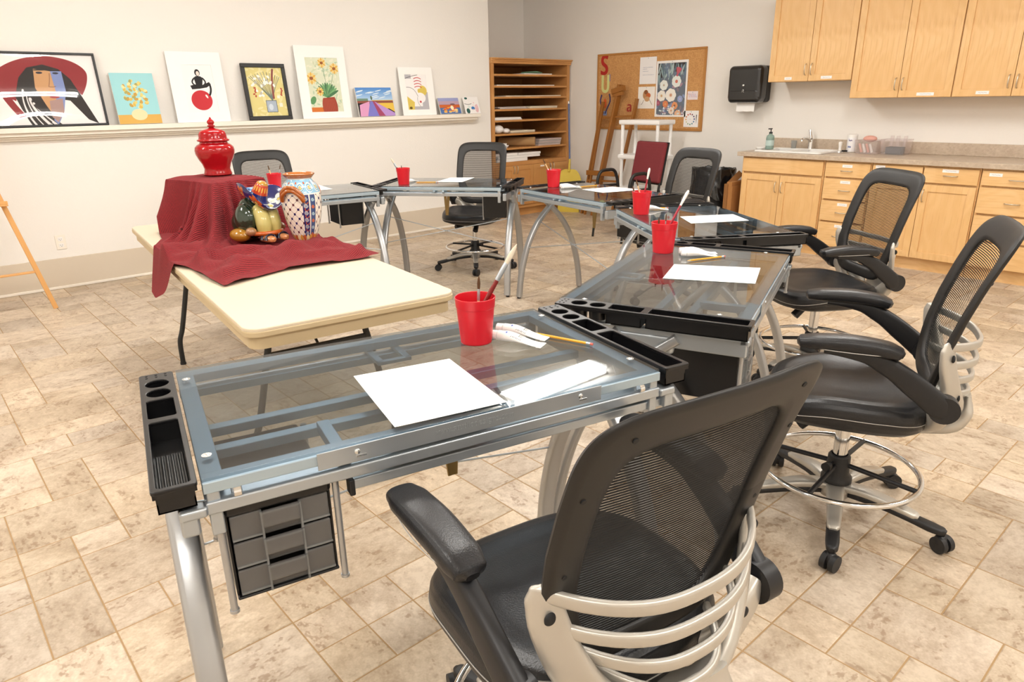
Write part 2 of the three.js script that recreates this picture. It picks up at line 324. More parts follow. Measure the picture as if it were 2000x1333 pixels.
// ================================================================ DRAFTING TABLES
const font = await new FontLoader().loadAsync('fonts/droid/droid_sans_regular.typeface.json').catch(() => null) || await new FontLoader().loadAsync('fonts/droid/droid_sans_bold.typeface.json');
const fontBold = await new FontLoader().loadAsync('fonts/droid/droid_sans_bold.typeface.json');
function makeTable() {
  const t = thing('drafting_table', '', 'table', [0, 0, 0], 0, 'glass drafting tables in a horseshoe');
  const W = .4875, D = .2875;
  mesh('glass_top', rbox(-W, W, .806, .812, -D, D, .002), M.glass, t);
  for (const s of [-1, 1]) mesh('frame_bar', rbox(Math.min(s * W, s * (W - .036)), Math.max(s * W, s * (W - .036)), .784, .805, -D + .034, D - .034, .002), M.frameMetal, t);
  mesh('frame_bar', rbox(-W, W, .784, .805, -D, -D + .034, .002), M.frameMetal, t);
  mesh('frame_bar', rbox(-W, W, .784, .805, D - .036, D + .002, .002), M.frameMetal, t);
  for (const sx of [-1, 1]) for (const z of [-.21, .2]) mesh('screw_cap', [cyl(sx * (W - .018), .8125, z, .009, .0015, 16), ball(sx * (W - .018), .8125, z, .006, .003, .006, 10)], M.screw, t);
  // support bars under the glass
  for (const z of [-.255, -.012, .092]) mesh('support_bar', rbox(-W + .03, W - .03, .752, .772, z - .013, z + .013, .002), M.frameMetal, t);
  mesh('prop_bracket', [rbox(-.036, -.018, .772, .782, -.30, -.165, .002), rbox(.036, .054, .772, .782, -.30, -.165, .002), rbox(-.036, .054, .772, .782, -.18, -.165, .002)], M.frameMetal, t);
  mesh('prop_bracket', [rbox(-.255, -.23, .76, .784, .10, .26, .002)], M.frameMetal, t);
  // lower frame: front and back rails, end plates
  mesh('front_rail', [rbox(-W, W, .744, .768, D - .014, D + .004, .004), rbox(-W, W, .766, .768, D - .06, D - .01, .001)], M.silver, t);
  mesh('back_rail', rbox(-W, W, .742, .768, -D - .004, -D + .016, .004), M.silver, t);
  mesh('lower_rail', [rbox(-.235, W + .02, .712, .733, D - .03, D - .008, .003), rbox(-.235, W + .02, .731, .733, D - .07, D - .01, .001)], M.silver, t);
  mesh('rail_cap', rbox(-.243, -.232, .70, .734, D - .032, D - .006, .003), M.black, t);
  for (const s of [-1, 1]) {
    const a = s * .50, b = s * .53;
    mesh('end_plate', [rbox(Math.min(a, b), Math.max(a, b), .712, .764, -D, D + .005, .006), rbox(Math.min(s * .485, b), Math.max(s * .485, b), .745, .764, D - .02, D + .01, .006)], M.silver, t);
    for (const z of [-.28, .275]) mesh('end_post', rbox(Math.min(s * .462, s * .484), Math.max(s * .462, s * .484), .70, .786, z - .011, z + .011, .003), M.silver, t);
    // roller at the front
    const r = mesh('roller', new THREE.CylinderGeometry(.011, .011, .012, 18).rotateZ(Math.PI / 2).translate(s * .435, .775, D - .004), M.chrome, t);
    mesh('roller_bracket', rbox(s * .435 - .009, s * .435 + .009, .76, .79, D - .02, D - .012, .002), M.silver, r);
    // tray
    tray(s, t);
    // arched legs
    for (const k of [-1, 1]) {
      const st = [[-.10, .745], [-.01, .672], [.10, .565], [.195, .41], [.258, .21], [.285, .012]].map(([z, y]) => [s * (.527 + (k > 0 ? .004 : -.004)), y, k * z, .017, .027]);
      const leg = mesh('leg', loft(st, { ref: [1, 0, 0], e: 3, n: 16, sub: 6 }).clone(), M.legMetal, t);
      mesh('foot_leveler', [cyl(s * .527, .006, k * .285, .014, .012, 14), cyl(s * .527, .016, k * .285, .006, .02, 10)], M.black, leg);
    }
    mesh('leg_bracket', [rbox(Math.min(s * .505, s * .535), Math.max(s * .505, s * .535), .69, .75, -.09, .09, .02)], M.silver, t);
  }
  mesh('front_lip', rbox(-.298, .32, .776, .810, D + .003, D + .0055, .008), M.silver, t);
  for (const x of [-.225, .265]) mesh('lip_screw', ball(x, .797, D + .006, .006, .006, .003, 12), M.screw, t);
  for (const x of [-.218, .272]) mesh('lip_slot', rbox(x - .010, x + .010, .785, .790, D + .005, D + .0062, .002), M.screw, t);
  mesh('embossed_text', new TextGeometry('www.studiodesigns.com', { font, size: .0118, depth: .0006, curveSegments: 3 }).translate(-.075, .789, D + .0054), M.silver, t);
  // crossing cable braces
  for (const s of [-1, 1]) mesh('brace', rod([s * .515, .56, -.105], [-s * .515, .375, -.215], .0032, .0032, 8), M.silver, t);
  mesh('brace_joint', cyl(0, .4675, -.16, .012, .008, 12), M.silver, t);
  mesh('support_arm', [loft([[.07, .74, .06, .012, .004], [.06, .55, .06, .010, .004]], { ref: [0, 0, 1] }), loft([[.035, .74, .06, .012, .004], [.055, .55, .06, .010, .004]], { ref: [0, 0, 1] })], M.brass, t);
  // drawer unit
  const xa = -.462, xb = -.276, ya = .545, yb = .745, zf = .272, zb = .0;
  const d = mesh('drawer_case', [rbox(xa, xb, yb - .024, yb, zb, zf + .006, .008), rbox(xa, xa + .005, ya, yb - .01, zb, zf - .01, .002), rbox(xb - .005, xb, ya, yb - .01, zb, zf - .01, .002), rbox(xa, xb, ya, ya + .006, zb, zf, .003), rbox(xa, xb, ya, yb - .01, zb, zb + .006, .002)], M.trayBlack, t);
  for (const [x, z] of [[xa - .009, zf], [xb + .009, zf], [xa - .009, zb + .02], [xb + .009, zb + .02]]) mesh('drawer_rod', [cyl(x, (ya + .745) / 2 - .008, z, .0065, .745 - ya + .02, 12), cyl(x, ya - .016, z, .0085, .006, 12)], M.legMetal, t);
  for (let i = 0; i < 3; i++) {
    const y0 = ya + .007 + i * .0565, y1 = y0 + .054, xc = (xa + xb) / 2;
    const dr = mesh('drawer', [rbox(xa + .007, xc - .033, y0 + .004, y1, zf - .006, zf, .003), rbox(xc + .033, xb - .007, y0 + .004, y1, zf - .006, zf, .003), rbox(xc - .034, xc + .034, y0 + .02, y1, zf + .001, zf + .012, .005), rbox(xc - .034, xc + .034, y0 + .001, y0 + .02, zf - .012, zf - .006, .002),
      box(xa + .008, xa + .010, y0, y1 - .006, zb + .01, zf - .006), box(xb - .010, xb - .008, y0, y1 - .006, zb + .01, zf - .006), box(xa + .008, xb - .008, y0, y0 + .002, zb + .01, zf - .006)], M.clearSoft, t);
    mesh('drawer_rim', [rbox(xa + .007, xc - .034, y0 + .004, y0 + .008, zf - .002, zf + .003, .001), rbox(xc + .034, xb - .007, y0 + .004, y0 + .008, zf - .002, zf + .003, .001), rbox(xc - .036, xc - .032, y0, y1, zf - .004, zf + .010, .001), rbox(xc + .032, xc + .036, y0, y1, zf - .004, zf + .010, .001)], M.clear, dr);
  }
  return t;
}
function tray(s, parent) {
  const x0 = .495, x1 = .562, X = (a, b) => [Math.min(s * a, s * b), Math.max(s * a, s * b)];
  const top = .816, sh = new THREE.Shape();
  // top deck with openings, in (x, -z)
  const mx = (a, b) => s > 0 ? [a, b] : [-b, -a];
  roundRect(...mx(x0, x1), -.30, .272, .006, sh);
  const hole = p => sh.holes.push(p), cir = (x, y, r) => { const p = new THREE.Path(); p.absarc(x, y, r, 0, 2 * Math.PI, true); hole(p); };
  const xm = (x0 + x1) / 2;
  cir(s * xm, .205, .0255); cir(s * xm, .146, .0255);
  for (const x of [x0 + .014, xm, x1 - .014]) for (const y of [.248, .261]) cir(s * x, y, .0042);
  hole(roundRect(...mx(x0 + .006, x1 - .006), .006, .108, .008, new THREE.Path())); hole(roundRect(...mx(x0 + .006, x1 - .006), -.292, -.012, .008, new THREE.Path()));
  const place = g => { g.rotateX(-Math.PI / 2); return g; };
  const deck = place(extrude(sh, .004, .0018)).translate(0, top - .005, 0);
  const wall = (a, b, z0, z1, depth) => [box(...X(a, a + .0025), top - depth, top - .002, z0, z1), box(...X(b - .0025, b), top - depth, top - .002, z0, z1), box(...X(a, b), top - depth, top - .002, z0, z0 + .0025), box(...X(a, b), top - depth, top - .002, z1 - .0025, z1), box(...X(a, b), top - depth, top - depth + .0025, z0, z1)];
  const cup = z => [new THREE.CylinderGeometry(.027, .025, .04, 24, 1, true).translate(s * xm, top - .022, z), new THREE.CylinderGeometry(.025, .025, .002, 24).translate(s * xm, top - .042, z)];
  const ribs = []; for (let i = 0; i < 6; i++) ribs.push(rod([s * (x0 + .012 + i * .0085), top - .036, .10], [s * (x0 + .012 + i * .0085), top - .036, .288], .003, .003, 6));
  const m = mesh('tray', [deck, ...wall(x0, x1, -.272, .30, .014).slice(0, 4), ...wall(x0 + .004, x1 - .004, -.11, -.004, .045), ...wall(x0 + .004, x1 - .004, .010, .294, .045), ...cup(-.205), ...cup(-.146)], M.trayBlack, parent);
  if (s < 0) mesh('tray_ribs', ribs, M.trayBlack, m);
}
const TABLES = [
  [.816, -1.270, 13.0, 1, 'glass drafting table nearest the camera holding a drawing sheet'],
  [2.04, -1.372, -21.4, .975, 'glass drafting table second from the camera, its red cup beside two white tubes and pencil'],
  [3.04, -2.012, -57, .935, 'glass drafting table in front of the wooden sink cabinet, third from the camera'],
  [3.535, -3.165, -81, .93, 'dark glass drafting table in front of the burgundy armchair'],
  [3.225, -4.345, -127.5, .93, 'dark glass drafting table in front of the wooden paper rack with its whole chair behind'],
  [2.187, -4.662, -171, .90, 'dark glass drafting table half hidden behind the painted vase and red cloth'],
];
const table0 = makeTable(); const tables = [];
TABLES.forEach(([x, z, a, sx, label], i) => { const o = i ? dup(table0, [x, 0, z], -a * R2D, label) : table0; if (!i) { o.position.set(x, 0, z); o.rotation.y = -a * R2D; o.userData.label = label; } o.scale.x = sx; tables.push(o); });
const TOP = .8125;
function onTable(i, x, z) { const [cx, cz, a] = TABLES[i], c = Math.cos(a * R2D), s = Math.sin(a * R2D); return [cx + x * c - z * s, TOP, cz + x * s + z * c]; }

// ================================================================ DRAFTING CHAIRS
const backZ = y => { const t = (y - .53) / .52; return .205 + .012 * Math.sin(t * 3) + .165 * t * t * .9; };
function makeChair() {
  const t = thing('drafting_chair', '', 'chair', [0, 0, 0], 0, 'black mesh drafting chairs around the tables');
  // five-star base
  for (let k = 0; k < 5; k++) {
    const a = (k * 72 + 36) * R2D, c = Math.cos(a), s = Math.sin(a), P = (r, y, w, h) => [r * c, y, r * s, w, h];
    const leg = mesh('base_leg', loft([P(.02, .118, .030, .014), P(.10, .122, .028, .014), P(.18, .112, .024, .013), P(.25, .098, .020, .010), P(.265, .094, .012, .007)], { e: 3.2, sub: 3 }), M.castSilver, t);
    mesh('leg_rib', loft([P(.05, .100, .020, .014), P(.15, .096, .020, .012), P(.24, .085, .021, .012), P(.30, .076, .021, .014), P(.335, .072, .018, .013), P(.348, .07, .008, .009)], { e: 3, sub: 3 }), M.black, leg);
    const cs = mesh('caster', [0, 1].map(i => { const o = i ? .014 : -.014, ca = Math.cos(a + .5), sa = Math.sin(a + .5); return new THREE.CylinderGeometry(.028, .028, .017, 22).rotateX(Math.PI / 2).rotateY(-a - .5).translate(.343 * c - sa * o, .0285, .343 * s + ca * o); }), M.rubber, t);
    mesh('caster_hood', [ball(.338 * c, .036, .338 * s, .022, .026, .022, 16), cyl(.335 * c, .06, .335 * s, .008, .03, 10)], M.black, cs);
  }
  mesh('base_hub', lathe([[.0, .07], [.052, .085], [.052, .115], [.042, .135], [0, .14]], 28), M.castSilver, t);
  // foot ring
  const ring = mesh('foot_ring', new THREE.TorusGeometry(.252, .0095, 12, 72).rotateX(Math.PI / 2).translate(0, .185, 0), M.chrome, t);
  for (let k = 0; k < 4; k++) { const a = (k * 90 + 20) * R2D; mesh('ring_spoke', rod([.03 * Math.cos(a), .20, .03 * Math.sin(a)], [.248 * Math.cos(a), .187, .248 * Math.sin(a)], .0085, .0085, 10), M.black, ring); }
  mesh('column_sleeve', [lathe([[.050, .135], [.050, .15], [.038, .165], [.036, .228], [.030, .236], [.026, .236]], 28)], M.black, t);
  mesh('ring_knob', [rod([-.03, .212, -.02], [-.065, .212, -.035], .004), rod([-.058, .212, -.032], [-.078, .212, -.041], .014, .016, 14)], M.black, t);
  mesh('gas_lift', cyl(0, .315, 0, .0235, .19, 24), M.chrome, t);
  mesh('mechanism', [rbox(-.07, .07, .375, .42, -.10, .12, .015), cyl(0, .385, 0, .032, .03, 20), loft([[.05, .39, .05, .012, .010], [.12, .38, .06, .008, .006], [.19, .365, .06, .012, .005]], { sub: 3 }), rod([-.05, .385, -.10], [-.05, .345, -.14], .02, .022, 16), rod([.08, .385, -.05], [.13, .37, -.12], .018, .02, 16)], M.black, t);
  // seat
  const outline = (ph, s) => { const c = Math.cos(ph), d = Math.sin(ph); return [.252 * s * Math.sign(c) * Math.abs(c) ** .62, (.245 * s * Math.sign(d) * Math.abs(d) ** .62)]; };
  const prof = [[0, .505], [.35, .506], [.62, .512], [.8, .522], [.9, .521], [.96, .512], [.99, .498], [1, .48], [.995, .458], [.96, .438], [.88, .420], [.72, .402], [.5, .39], [0, .385]];
  const seatP = (u, v) => {
    const f = v * (prof.length - 1), k = Math.min(prof.length - 2, Math.floor(f)), q = f - k, s = lerp(prof[k][0], prof[k + 1][0], q); let y = lerp(prof[k][1], prof[k + 1][1], q);
    const [x, z] = outline(u * 2 * Math.PI, s); const fr = smooth(.02, .25, -z); y -= fr * .028 * (y > .45 ? 1 : .1); const bk = smooth(.1, .24, z); y -= bk * .01;
    return [x, y, z - .015, x * 1.0, z + (y - .5)];
  };
  const seat = mesh('seat', sheet(72, 52, seatP, true), M.leather, t);
  mesh('stitching', tube(Array.from({ length: 72 }, (_, i) => { const p = seatP(i / 72, 7.4 / 13); return [p[0] * 1.003, p[1], p[2] * 1.003]; }), .0013, 5, 200, true), M.stitch, seat);
  // backrest frame and mesh
  const hw = y => { const v = clamp((y - .53) / .52); return .196 + .030 * smooth(0, .45, v) + .008 * smooth(.7, 1, v); };
  const bz = (x, y) => backZ(y) - .50 * x * x * (.6 + .5 * (y - .53));
  const rim = inset => { const P = [], y0 = .53 + inset * .9, y1 = 1.05 - inset * 1.25, N = 128, e = 5.2; for (let i = 0; i < N; i++) { const th = i / N * 2 * Math.PI, c = Math.cos(th), d = Math.sin(th), yy = (y0 + y1) / 2 + (y1 - y0) / 2 * Math.sign(d) * Math.abs(d) ** (2 / e); const w = hw(yy) - inset; P.push([w * Math.sign(c) * Math.abs(c) ** (2 / e), yy + (d > 0 ? .012 * (c * c) * (1 - inset * 8) : 0)]); } return P; };
  const O = rim(0), I = rim(.058);
  { const N = O.length, pos = [], idx = [], S = 10; const uvs = [];
    for (let i = 0; i <= N; i++) { const o = O[i % N], n = I[i % N];
      for (let k = 0; k <= S; k++) { const a = k / S * 2 * Math.PI, w = .5 - .5 * Math.sign(Math.cos(a)) * Math.abs(Math.cos(a)) ** .6, h = Math.sign(Math.sin(a)) * Math.abs(Math.sin(a)) ** .6 * .012; const x = lerp(o[0], n[0], w), y = lerp(o[1], n[1], w); pos.push(x, y + h * .25, bz(x, y) + h); uvs.push(0, 0); } }
    for (let i = 0; i < N; i++) for (let k = 0; k < S; k++) { const a = i * (S + 1) + k; idx.push(a, a + 1, a + S + 1, a + 1, a + S + 2, a + S + 1); }
    const g = new THREE.BufferGeometry(); g.setAttribute('position', new THREE.Float32BufferAttribute(pos, 3)); g.setAttribute('uv', new THREE.Float32BufferAttribute(uvs, 2)); g.setIndex(idx); g.computeVertexNormals();
    const f = mesh('back_frame', g, M.blackFrame, t);
    [[-.203, .91], [.203, .91], [-.198, .76], [.198, .76], [-.16, 1.005], [.16, 1.005]].forEach(([x, y]) => mesh('frame_bolt', cyl(0, 0, 0, .0045, .002, 10).rotateX(Math.PI / 2 + .35).translate(x, y, bz(x, y) + .0112), M.blackMatte, f));
  }
  { const pos = [], idx = [], uvs = [], n = 14; let b = 0;
    for (let y = .578; y < .985; y += .0056) { const w = hw(y) - .045;
      for (let i = 0; i <= n; i++) { const x = lerp(-w, w, i / n); for (const h of [-.00175, .00175]) { pos.push(x, y + h, bz(x, y)); uvs.push(0, 0); } }
      for (let i = 0; i < n; i++) { const a = b + 2 * i; idx.push(a, a + 2, a + 1, a + 1, a + 2, a + 3); } b += 2 * (n + 1); }
    const g = new THREE.BufferGeometry(); g.setAttribute('position', new THREE.Float32BufferAttribute(pos, 3)); g.setAttribute('uv', new THREE.Float32BufferAttribute(uvs, 2)); g.setIndex(idx); g.computeVertexNormals();
    const m = mesh('back_mesh', g, M.meshBlack, t); m.userData.kind = 'stuff';
  }
  // silver lumbar cage
  const cageX = y => lerp(.095, .212, smooth(.47, .70, y));
  for (let i = 0; i < 4; i++) {
    const y = [.722, .664, .606, .548][i], w = cageX(y) + .002, z0 = .222, dep = .100;
    mesh('cage_slat', loft(Array.from({ length: 13 }, (_, k) => { const f = k / 6 - 1; return [f * w, y - .016 * (1 - f * f), z0 + dep * (1 - Math.abs(f) ** 2.6), .0065, .0125 - .0005 * i]; }), { ref: [0, 1, 0], e: 3, sub: 2 }), M.castSilver, t);
  }
  for (const s of [-1, 1]) {
    const rail = mesh('cage_rail', loft([[s * .216, .737, .216, .003, .006], [s * .217, .730, .216, .007, .020], [s * .216, .71, .217, .010, .029], [s * .209, .66, .226, .012, .033], [s * .178, .575, .250, .014, .036], [s * .115, .495, .275, .016, .034], [s * .06, .445, .262, .018, .030], [s * .04, .425, .20, .018, .026]], { ref: [-s * .8, 0, .6], e: 3, sub: 4 }), M.castSilver, t);
    for (const [x, y, z] of [[.214, .690, .222], [.162, .555, .262]]) mesh('rail_bolt', ball(s * (x + .002), y, z + .012, .011, .011, .005, 12), M.blackMatte, rail);
    // arm: pad, beam, pivot
    mesh('armrest_pad', loft([[s * .276, .712, -.175, .010, .008], [s * .276, .714, -.165, .030, .016], [s * .276, .718, -.12, .037, .021], [s * .275, .722, -.03, .038, .023], [s * .273, .715, .06, .036, .022], [s * .272, .706, .095, .030, .017], [s * .272, .702, .105, .012, .009]], { ref: [0, 1, 0], e: 2.8, sub: 4, n: 24 }), M.leather, t);
    const beam = mesh('arm_beam', [loft([[s * .275, .694, -.10, .020, .008], [s * .275, .690, .0, .020, .018], [s * .272, .665, .07, .019, .028], [s * .268, .61, .15, .018, .034], [s * .262, .56, .215, .018, .036], [s * .258, .545, .235, .018, .030]], { ref: [0, 1, 0], e: 3.2, sub: 5 }), new THREE.CylinderGeometry(.040, .040, .036, 26).rotateZ(Math.PI / 2).translate(s * .258, .553, .228)], M.black, t);
    mesh('stitching', tube(Array.from({ length: 15 }, (_, k) => { const f = k / 14; return [s * (.276 + .0365 * Math.sin(Math.PI * clamp(f * 1.02)) ** .35), .705 - .008 * (f - .4) ** 2, lerp(-.166, .096, f)]; }), .0012, 5, 60), M.stitch, beam);
    mesh('arm_bracket', loft([[s * .245, .553, .228, .018, .026], [s * .21, .53, .235, .022, .030], [s * .16, .475, .225, .024, .034], [s * .10, .43, .19, .022, .030]], { ref: [0, 1, 0], e: 3, sub: 3 }), M.castSilver, t);
  }
  mesh('spine', loft([[0, .53, .318, .075, .010], [0, .47, .322, .09, .020], [0, .428, .295, .09, .026], [0, .402, .21, .075, .026], [0, .392, .06, .06, .020]], { ref: [0, 0, 1], e: 3.2, sub: 5 }), M.castSilver, t);
  return t;
}
const CHAIRS = [
  [.825, -.768, -10, 'black mesh drafting chair closest to the camera, seen from behind with silver back cage'],
  [2.234, -.841, 24, 'black mesh drafting chair with a chrome foot ring and silver star base in full view'],
  [3.425, -1.52, 55, 'black mesh drafting chair in front of the wooden drawer cabinets'],
  [4.13, -3.02, 80, 'black mesh drafting chair between the burgundy armchair and the black trash bag'],
  [3.752, -4.73, 124, 'black mesh drafting chair standing in front of the wooden paper rack'],
  [2.23, -5.25, 173, 'black mesh drafting chair half hidden behind the red lidded jar'],
];
const chair0 = makeChair();
CHAIRS.forEach(([x, z, a, label], i) => { if (i) dup(chair0, [x, 0, z], a * R2D, label); else { chair0.position.set(x, 0, z); chair0.rotation.y = a * R2D; chair0.userData.label = label; } });
// ================================================================ FOLDING TABLE
const FT = { x: 1.245, z: -3.24, a: Math.atan2(.115, .993), y: .735 };
{
  const t = thing('folding_table', 'long beige folding table with black bent legs under the red cloth', 'table', [FT.x, 0, FT.z], -FT.a);
  const W = .38, L = 1.22;
  const slab = (w, l, r, y, h, bv) => extrude(roundRect(-w, w, -l, l, r), h, bv).rotateX(-Math.PI / 2).translate(0, y, 0);
  mesh('table_top', slab(W - .004, L - .004, .05, .7245, .0065, .004), M.foldTop, t);
  mesh('top_rim', slab(W - .001, L - .001, .052, .7075, .013, .003), M.foldEdge, t);
  const outer = roundRect(-W + .014, W - .014, -L + .014, L - .014, .045), inner = roundRect(-W + .026, W - .026, -L + .026, L - .026, .035, new THREE.Path()); outer.holes.push(inner);
  mesh('apron', extrude(outer, .046).rotateX(-Math.PI / 2).translate(0, .661, 0), M.foldEdge, t);
  for (const e of [-1, 1]) {
    for (const s of [-1, 1]) {
      const leg = mesh('leg', tube([[s * .20, .70, e * .75], [s * .20, .52, e * .75], [s * .21, .47, e * .75], [s * .275, .20, e * .75], [s * .295, .14, e * .75], [s * .30, .01, e * .75]], .0135, 12, 60), M.foldLeg, t);
      mesh('foot_cap', cyl(s * .30, .006, e * .75, .016, .012, 14), M.black, leg);
    }
    mesh('cross_bar', [rbox(-.215, .215, .455, .485, e * .75 - .008, e * .75 + .008, .004)], M.foldLeg, t);
    mesh('folding_strut', [rod([0, .47, e * .75], [0, .69, e * .38], .006, .006, 8)], M.foldLeg, t);
    mesh('hinge_bar', [rod([-.30, .695, e * .75], [.30, .695, e * .75], .011, .011, 10)], M.foldLeg, t);
  }
}

// ================================================================ STILL LIFE
const BOX = { x: 1.335, z: -3.93, top: 1.035, hu: .155, hv: .215, a: -14 * R2D };
{
  const t = thing('display_box', 'cardboard box hidden under the red cloth on the folding table', 'box', [BOX.x, FT.y + .003, BOX.z], -BOX.a);
  mesh('body', rbox(-BOX.hu + .02, BOX.hu - .02, 0, BOX.top - FT.y - .02, -BOX.hv + .02, BOX.hv - .02, .006), M.cardboard, t);
}
{ // the draped cloth
  const ca = Math.cos(BOX.a), sa = Math.sin(BOX.a);
  const boxD = (x, z) => { const dx = x - BOX.x, dz = z - BOX.z, u = Math.abs(dx * ca + dz * sa) - BOX.hu, v = Math.abs(-dx * sa + dz * ca) - BOX.hv; return Math.hypot(Math.max(u, 0), Math.max(v, 0)) + Math.min(Math.max(u, v), 0); };
  const edgeS = (x, z) => { const dx = x - FT.x, dz = z - FT.z; return -(dx * Math.cos(FT.a) + dz * Math.sin(FT.a)) - .38; };   // > 0 beyond the long edge by the easel
  const poly = [[1.62, -4.22], [1.30, -4.30], [1.10, -4.25], [1.04, -4.05], [1.00, -3.86], [.925, -3.70], [.86, -3.60], [.815, -3.48], [.795, -3.34], [.805, -3.24], [.85, -3.17], [.885, -3.06], [.875, -2.85], [.878, -2.66], [.99, -2.70], [1.16, -2.755], [1.30, -2.74], [1.45, -2.72], [1.60, -2.705], [1.60, -2.85], [1.615, -3.0], [1.60, -3.2], [1.66, -3.5], [1.70, -3.9]];
  const cx = BOX.x, cz = BOX.z + .05;
  const bound = ph => { const dx = Math.cos(ph), dz = Math.sin(ph); let best = 0; for (let i = 0; i < poly.length; i++) { const [ax, az] = poly[i], [bx, bz] = poly[(i + 1) % poly.length], ex = bx - ax, ez = bz - az, det = ex * dz - ez * dx; if (Math.abs(det) < 1e-9) continue; const tt = (ex * (az - cz) - ez * (ax - cx)) / det, s = (dx * (az - cz) - dz * (ax - cx)) / det; if (tt > 0 && s >= -1e-6 && s <= 1 + 1e-6) best = Math.max(best, tt); } return best; };
  const ridges = [[172, 8, .10], [150, 7, .20], [133, 8, .30], [116, 6, .34], [101, 6, .26], [84, 5, .16], [68, 6, .26], [52, 6, .16], [30, 8, .14], [5, 9, .12], [-25, 9, .12], [-60, 10, .1], [-100, 10, .1], [-140, 10, .1]];
  const height = (x, z, ph, r) => {
    const d = boxD(x, z), n1 = fbm(x * 5 + 3, z * 5 + 40, 64, 3) - .5, n3 = fbm(x * 14 + 3, z * 14 + 40, 128, 2) - .5;
    let run = .055, deg = ph / R2D; if (deg > 180) deg -= 360;
    for (const [a, w, k] of ridges) { const q = (deg + 9 * n1 * smooth(0, .2, d) - a) / w; run += k * Math.exp(-q * q); }
    const tt = clamp(d / run); let y = BOX.top - (BOX.top - FT.y) * (d > 0 ? 1 - (1 - tt) ** 1.55 : 0) - .014 * smooth(-.05, .012, d) + .004 * n3;
    // folds lying on the table
    const w1 = .5 + .5 * Math.sin((x * .42 + z * .90) * 24 + 5 * n1), w2 = .5 + .5 * Math.sin((x * .95 - z * .30) * 19 + 6 * n1 + 1), w3 = .5 + .5 * Math.sin((x * .7 + z * .7) * 44 + 4 * n1);
    const lie = smooth(.5, 1.1, d / run) * smooth(.03, .12, d), calm = smooth(.14, .26, Math.hypot(x - 1.362, z + 3.40)) * smooth(.05, .13, Math.hypot(x - 1.518, z + 3.295));
    const edge = smooth(0, .14, bound(ph) - r);
    y = Math.max(y, FT.y + .005); y += lie * calm * (.004 + edge * (.036 * (1 - w1) ** 2 + .026 * (1 - w2) ** 2 + .006 * (1 - w3))) + .008 * lie * (1 - edge) * smooth(.4, .9, w2);
    const s = edgeS(x, z);
    if (s > .004) y -= smooth(.004, .05, s) * .05 + (s - .004) * 1.7;
    return y;
  };
  const NA = 420, NR = 150;
  const bs = Array.from({ length: NA + 1 }, (_, i) => bound(i / NA * 2 * Math.PI));
  const arc = new Float32Array((NA + 1) * (NR + 1));
  for (let i = 0; i <= NA; i++) { const ph = i / NA * 2 * Math.PI; let py, s = 0; for (let j = 0; j <= NR; j++) { const r = j / NR * bs[i], y = height(cx + r * Math.cos(ph), cz + r * Math.sin(ph), ph, r); if (j) s += Math.hypot(bs[i] / NR, y - py); py = y; arc[i * (NR + 1) + j] = s; } }
  const g = sheet(NA, NR, (u, v) => { const ph = u * 2 * Math.PI, r = v * bs[Math.round(u * NA)], x = cx + r * Math.cos(ph), z = cz + r * Math.sin(ph), y = height(x, z, ph, r); const s = arc[Math.round(u * NA) * (NR + 1) + Math.round(v * NR)]; return [x, y, z, s * Math.cos(ph + .2), s * Math.sin(ph + .2)]; }, true);
  tag(mesh('draped_cloth', g, M.cloth), 'red ribbed cloth draped over a box on the folding table', 'cloth');
}
const JAR = [1.365, BOX.top + .003, -3.95];
{ // red lidded jar
  const t = thing('ginger_jar', 'glossy red lidded ginger jar on top of the draped box', 'jar', JAR);
  mesh('body', lathe([[0, .0], [.070, .0], [.073, .006], [.068, .02], [.066, .034], [.074, .06], [.090, .088], [.099, .112], [.101, .130], [.097, .146], [.086, .158], [.074, .164], [.070, .170], [.071, .178], [.068, .178], [.06, .17], [0, .16]], 64), M.redGlaze, t);
  const lid = mesh('lid', lathe([[.0, .176], [.078, .176], [.082, .180], [.081, .185], [.074, .187], [.071, .194], [.070, .212], [.064, .226], [.050, .234], [.028, .240], [.014, .244], [.012, .250]], 64), M.redGlaze, t);
  mesh('knob', lathe([[.012, .248], [.020, .252], [.020, .256], [.012, .260], [.016, .266], [.019, .273], [.016, .281], [.008, .288], [.006, .291], [.004, .297], [0, .300]], 40), M.redGlaze, lid);
}
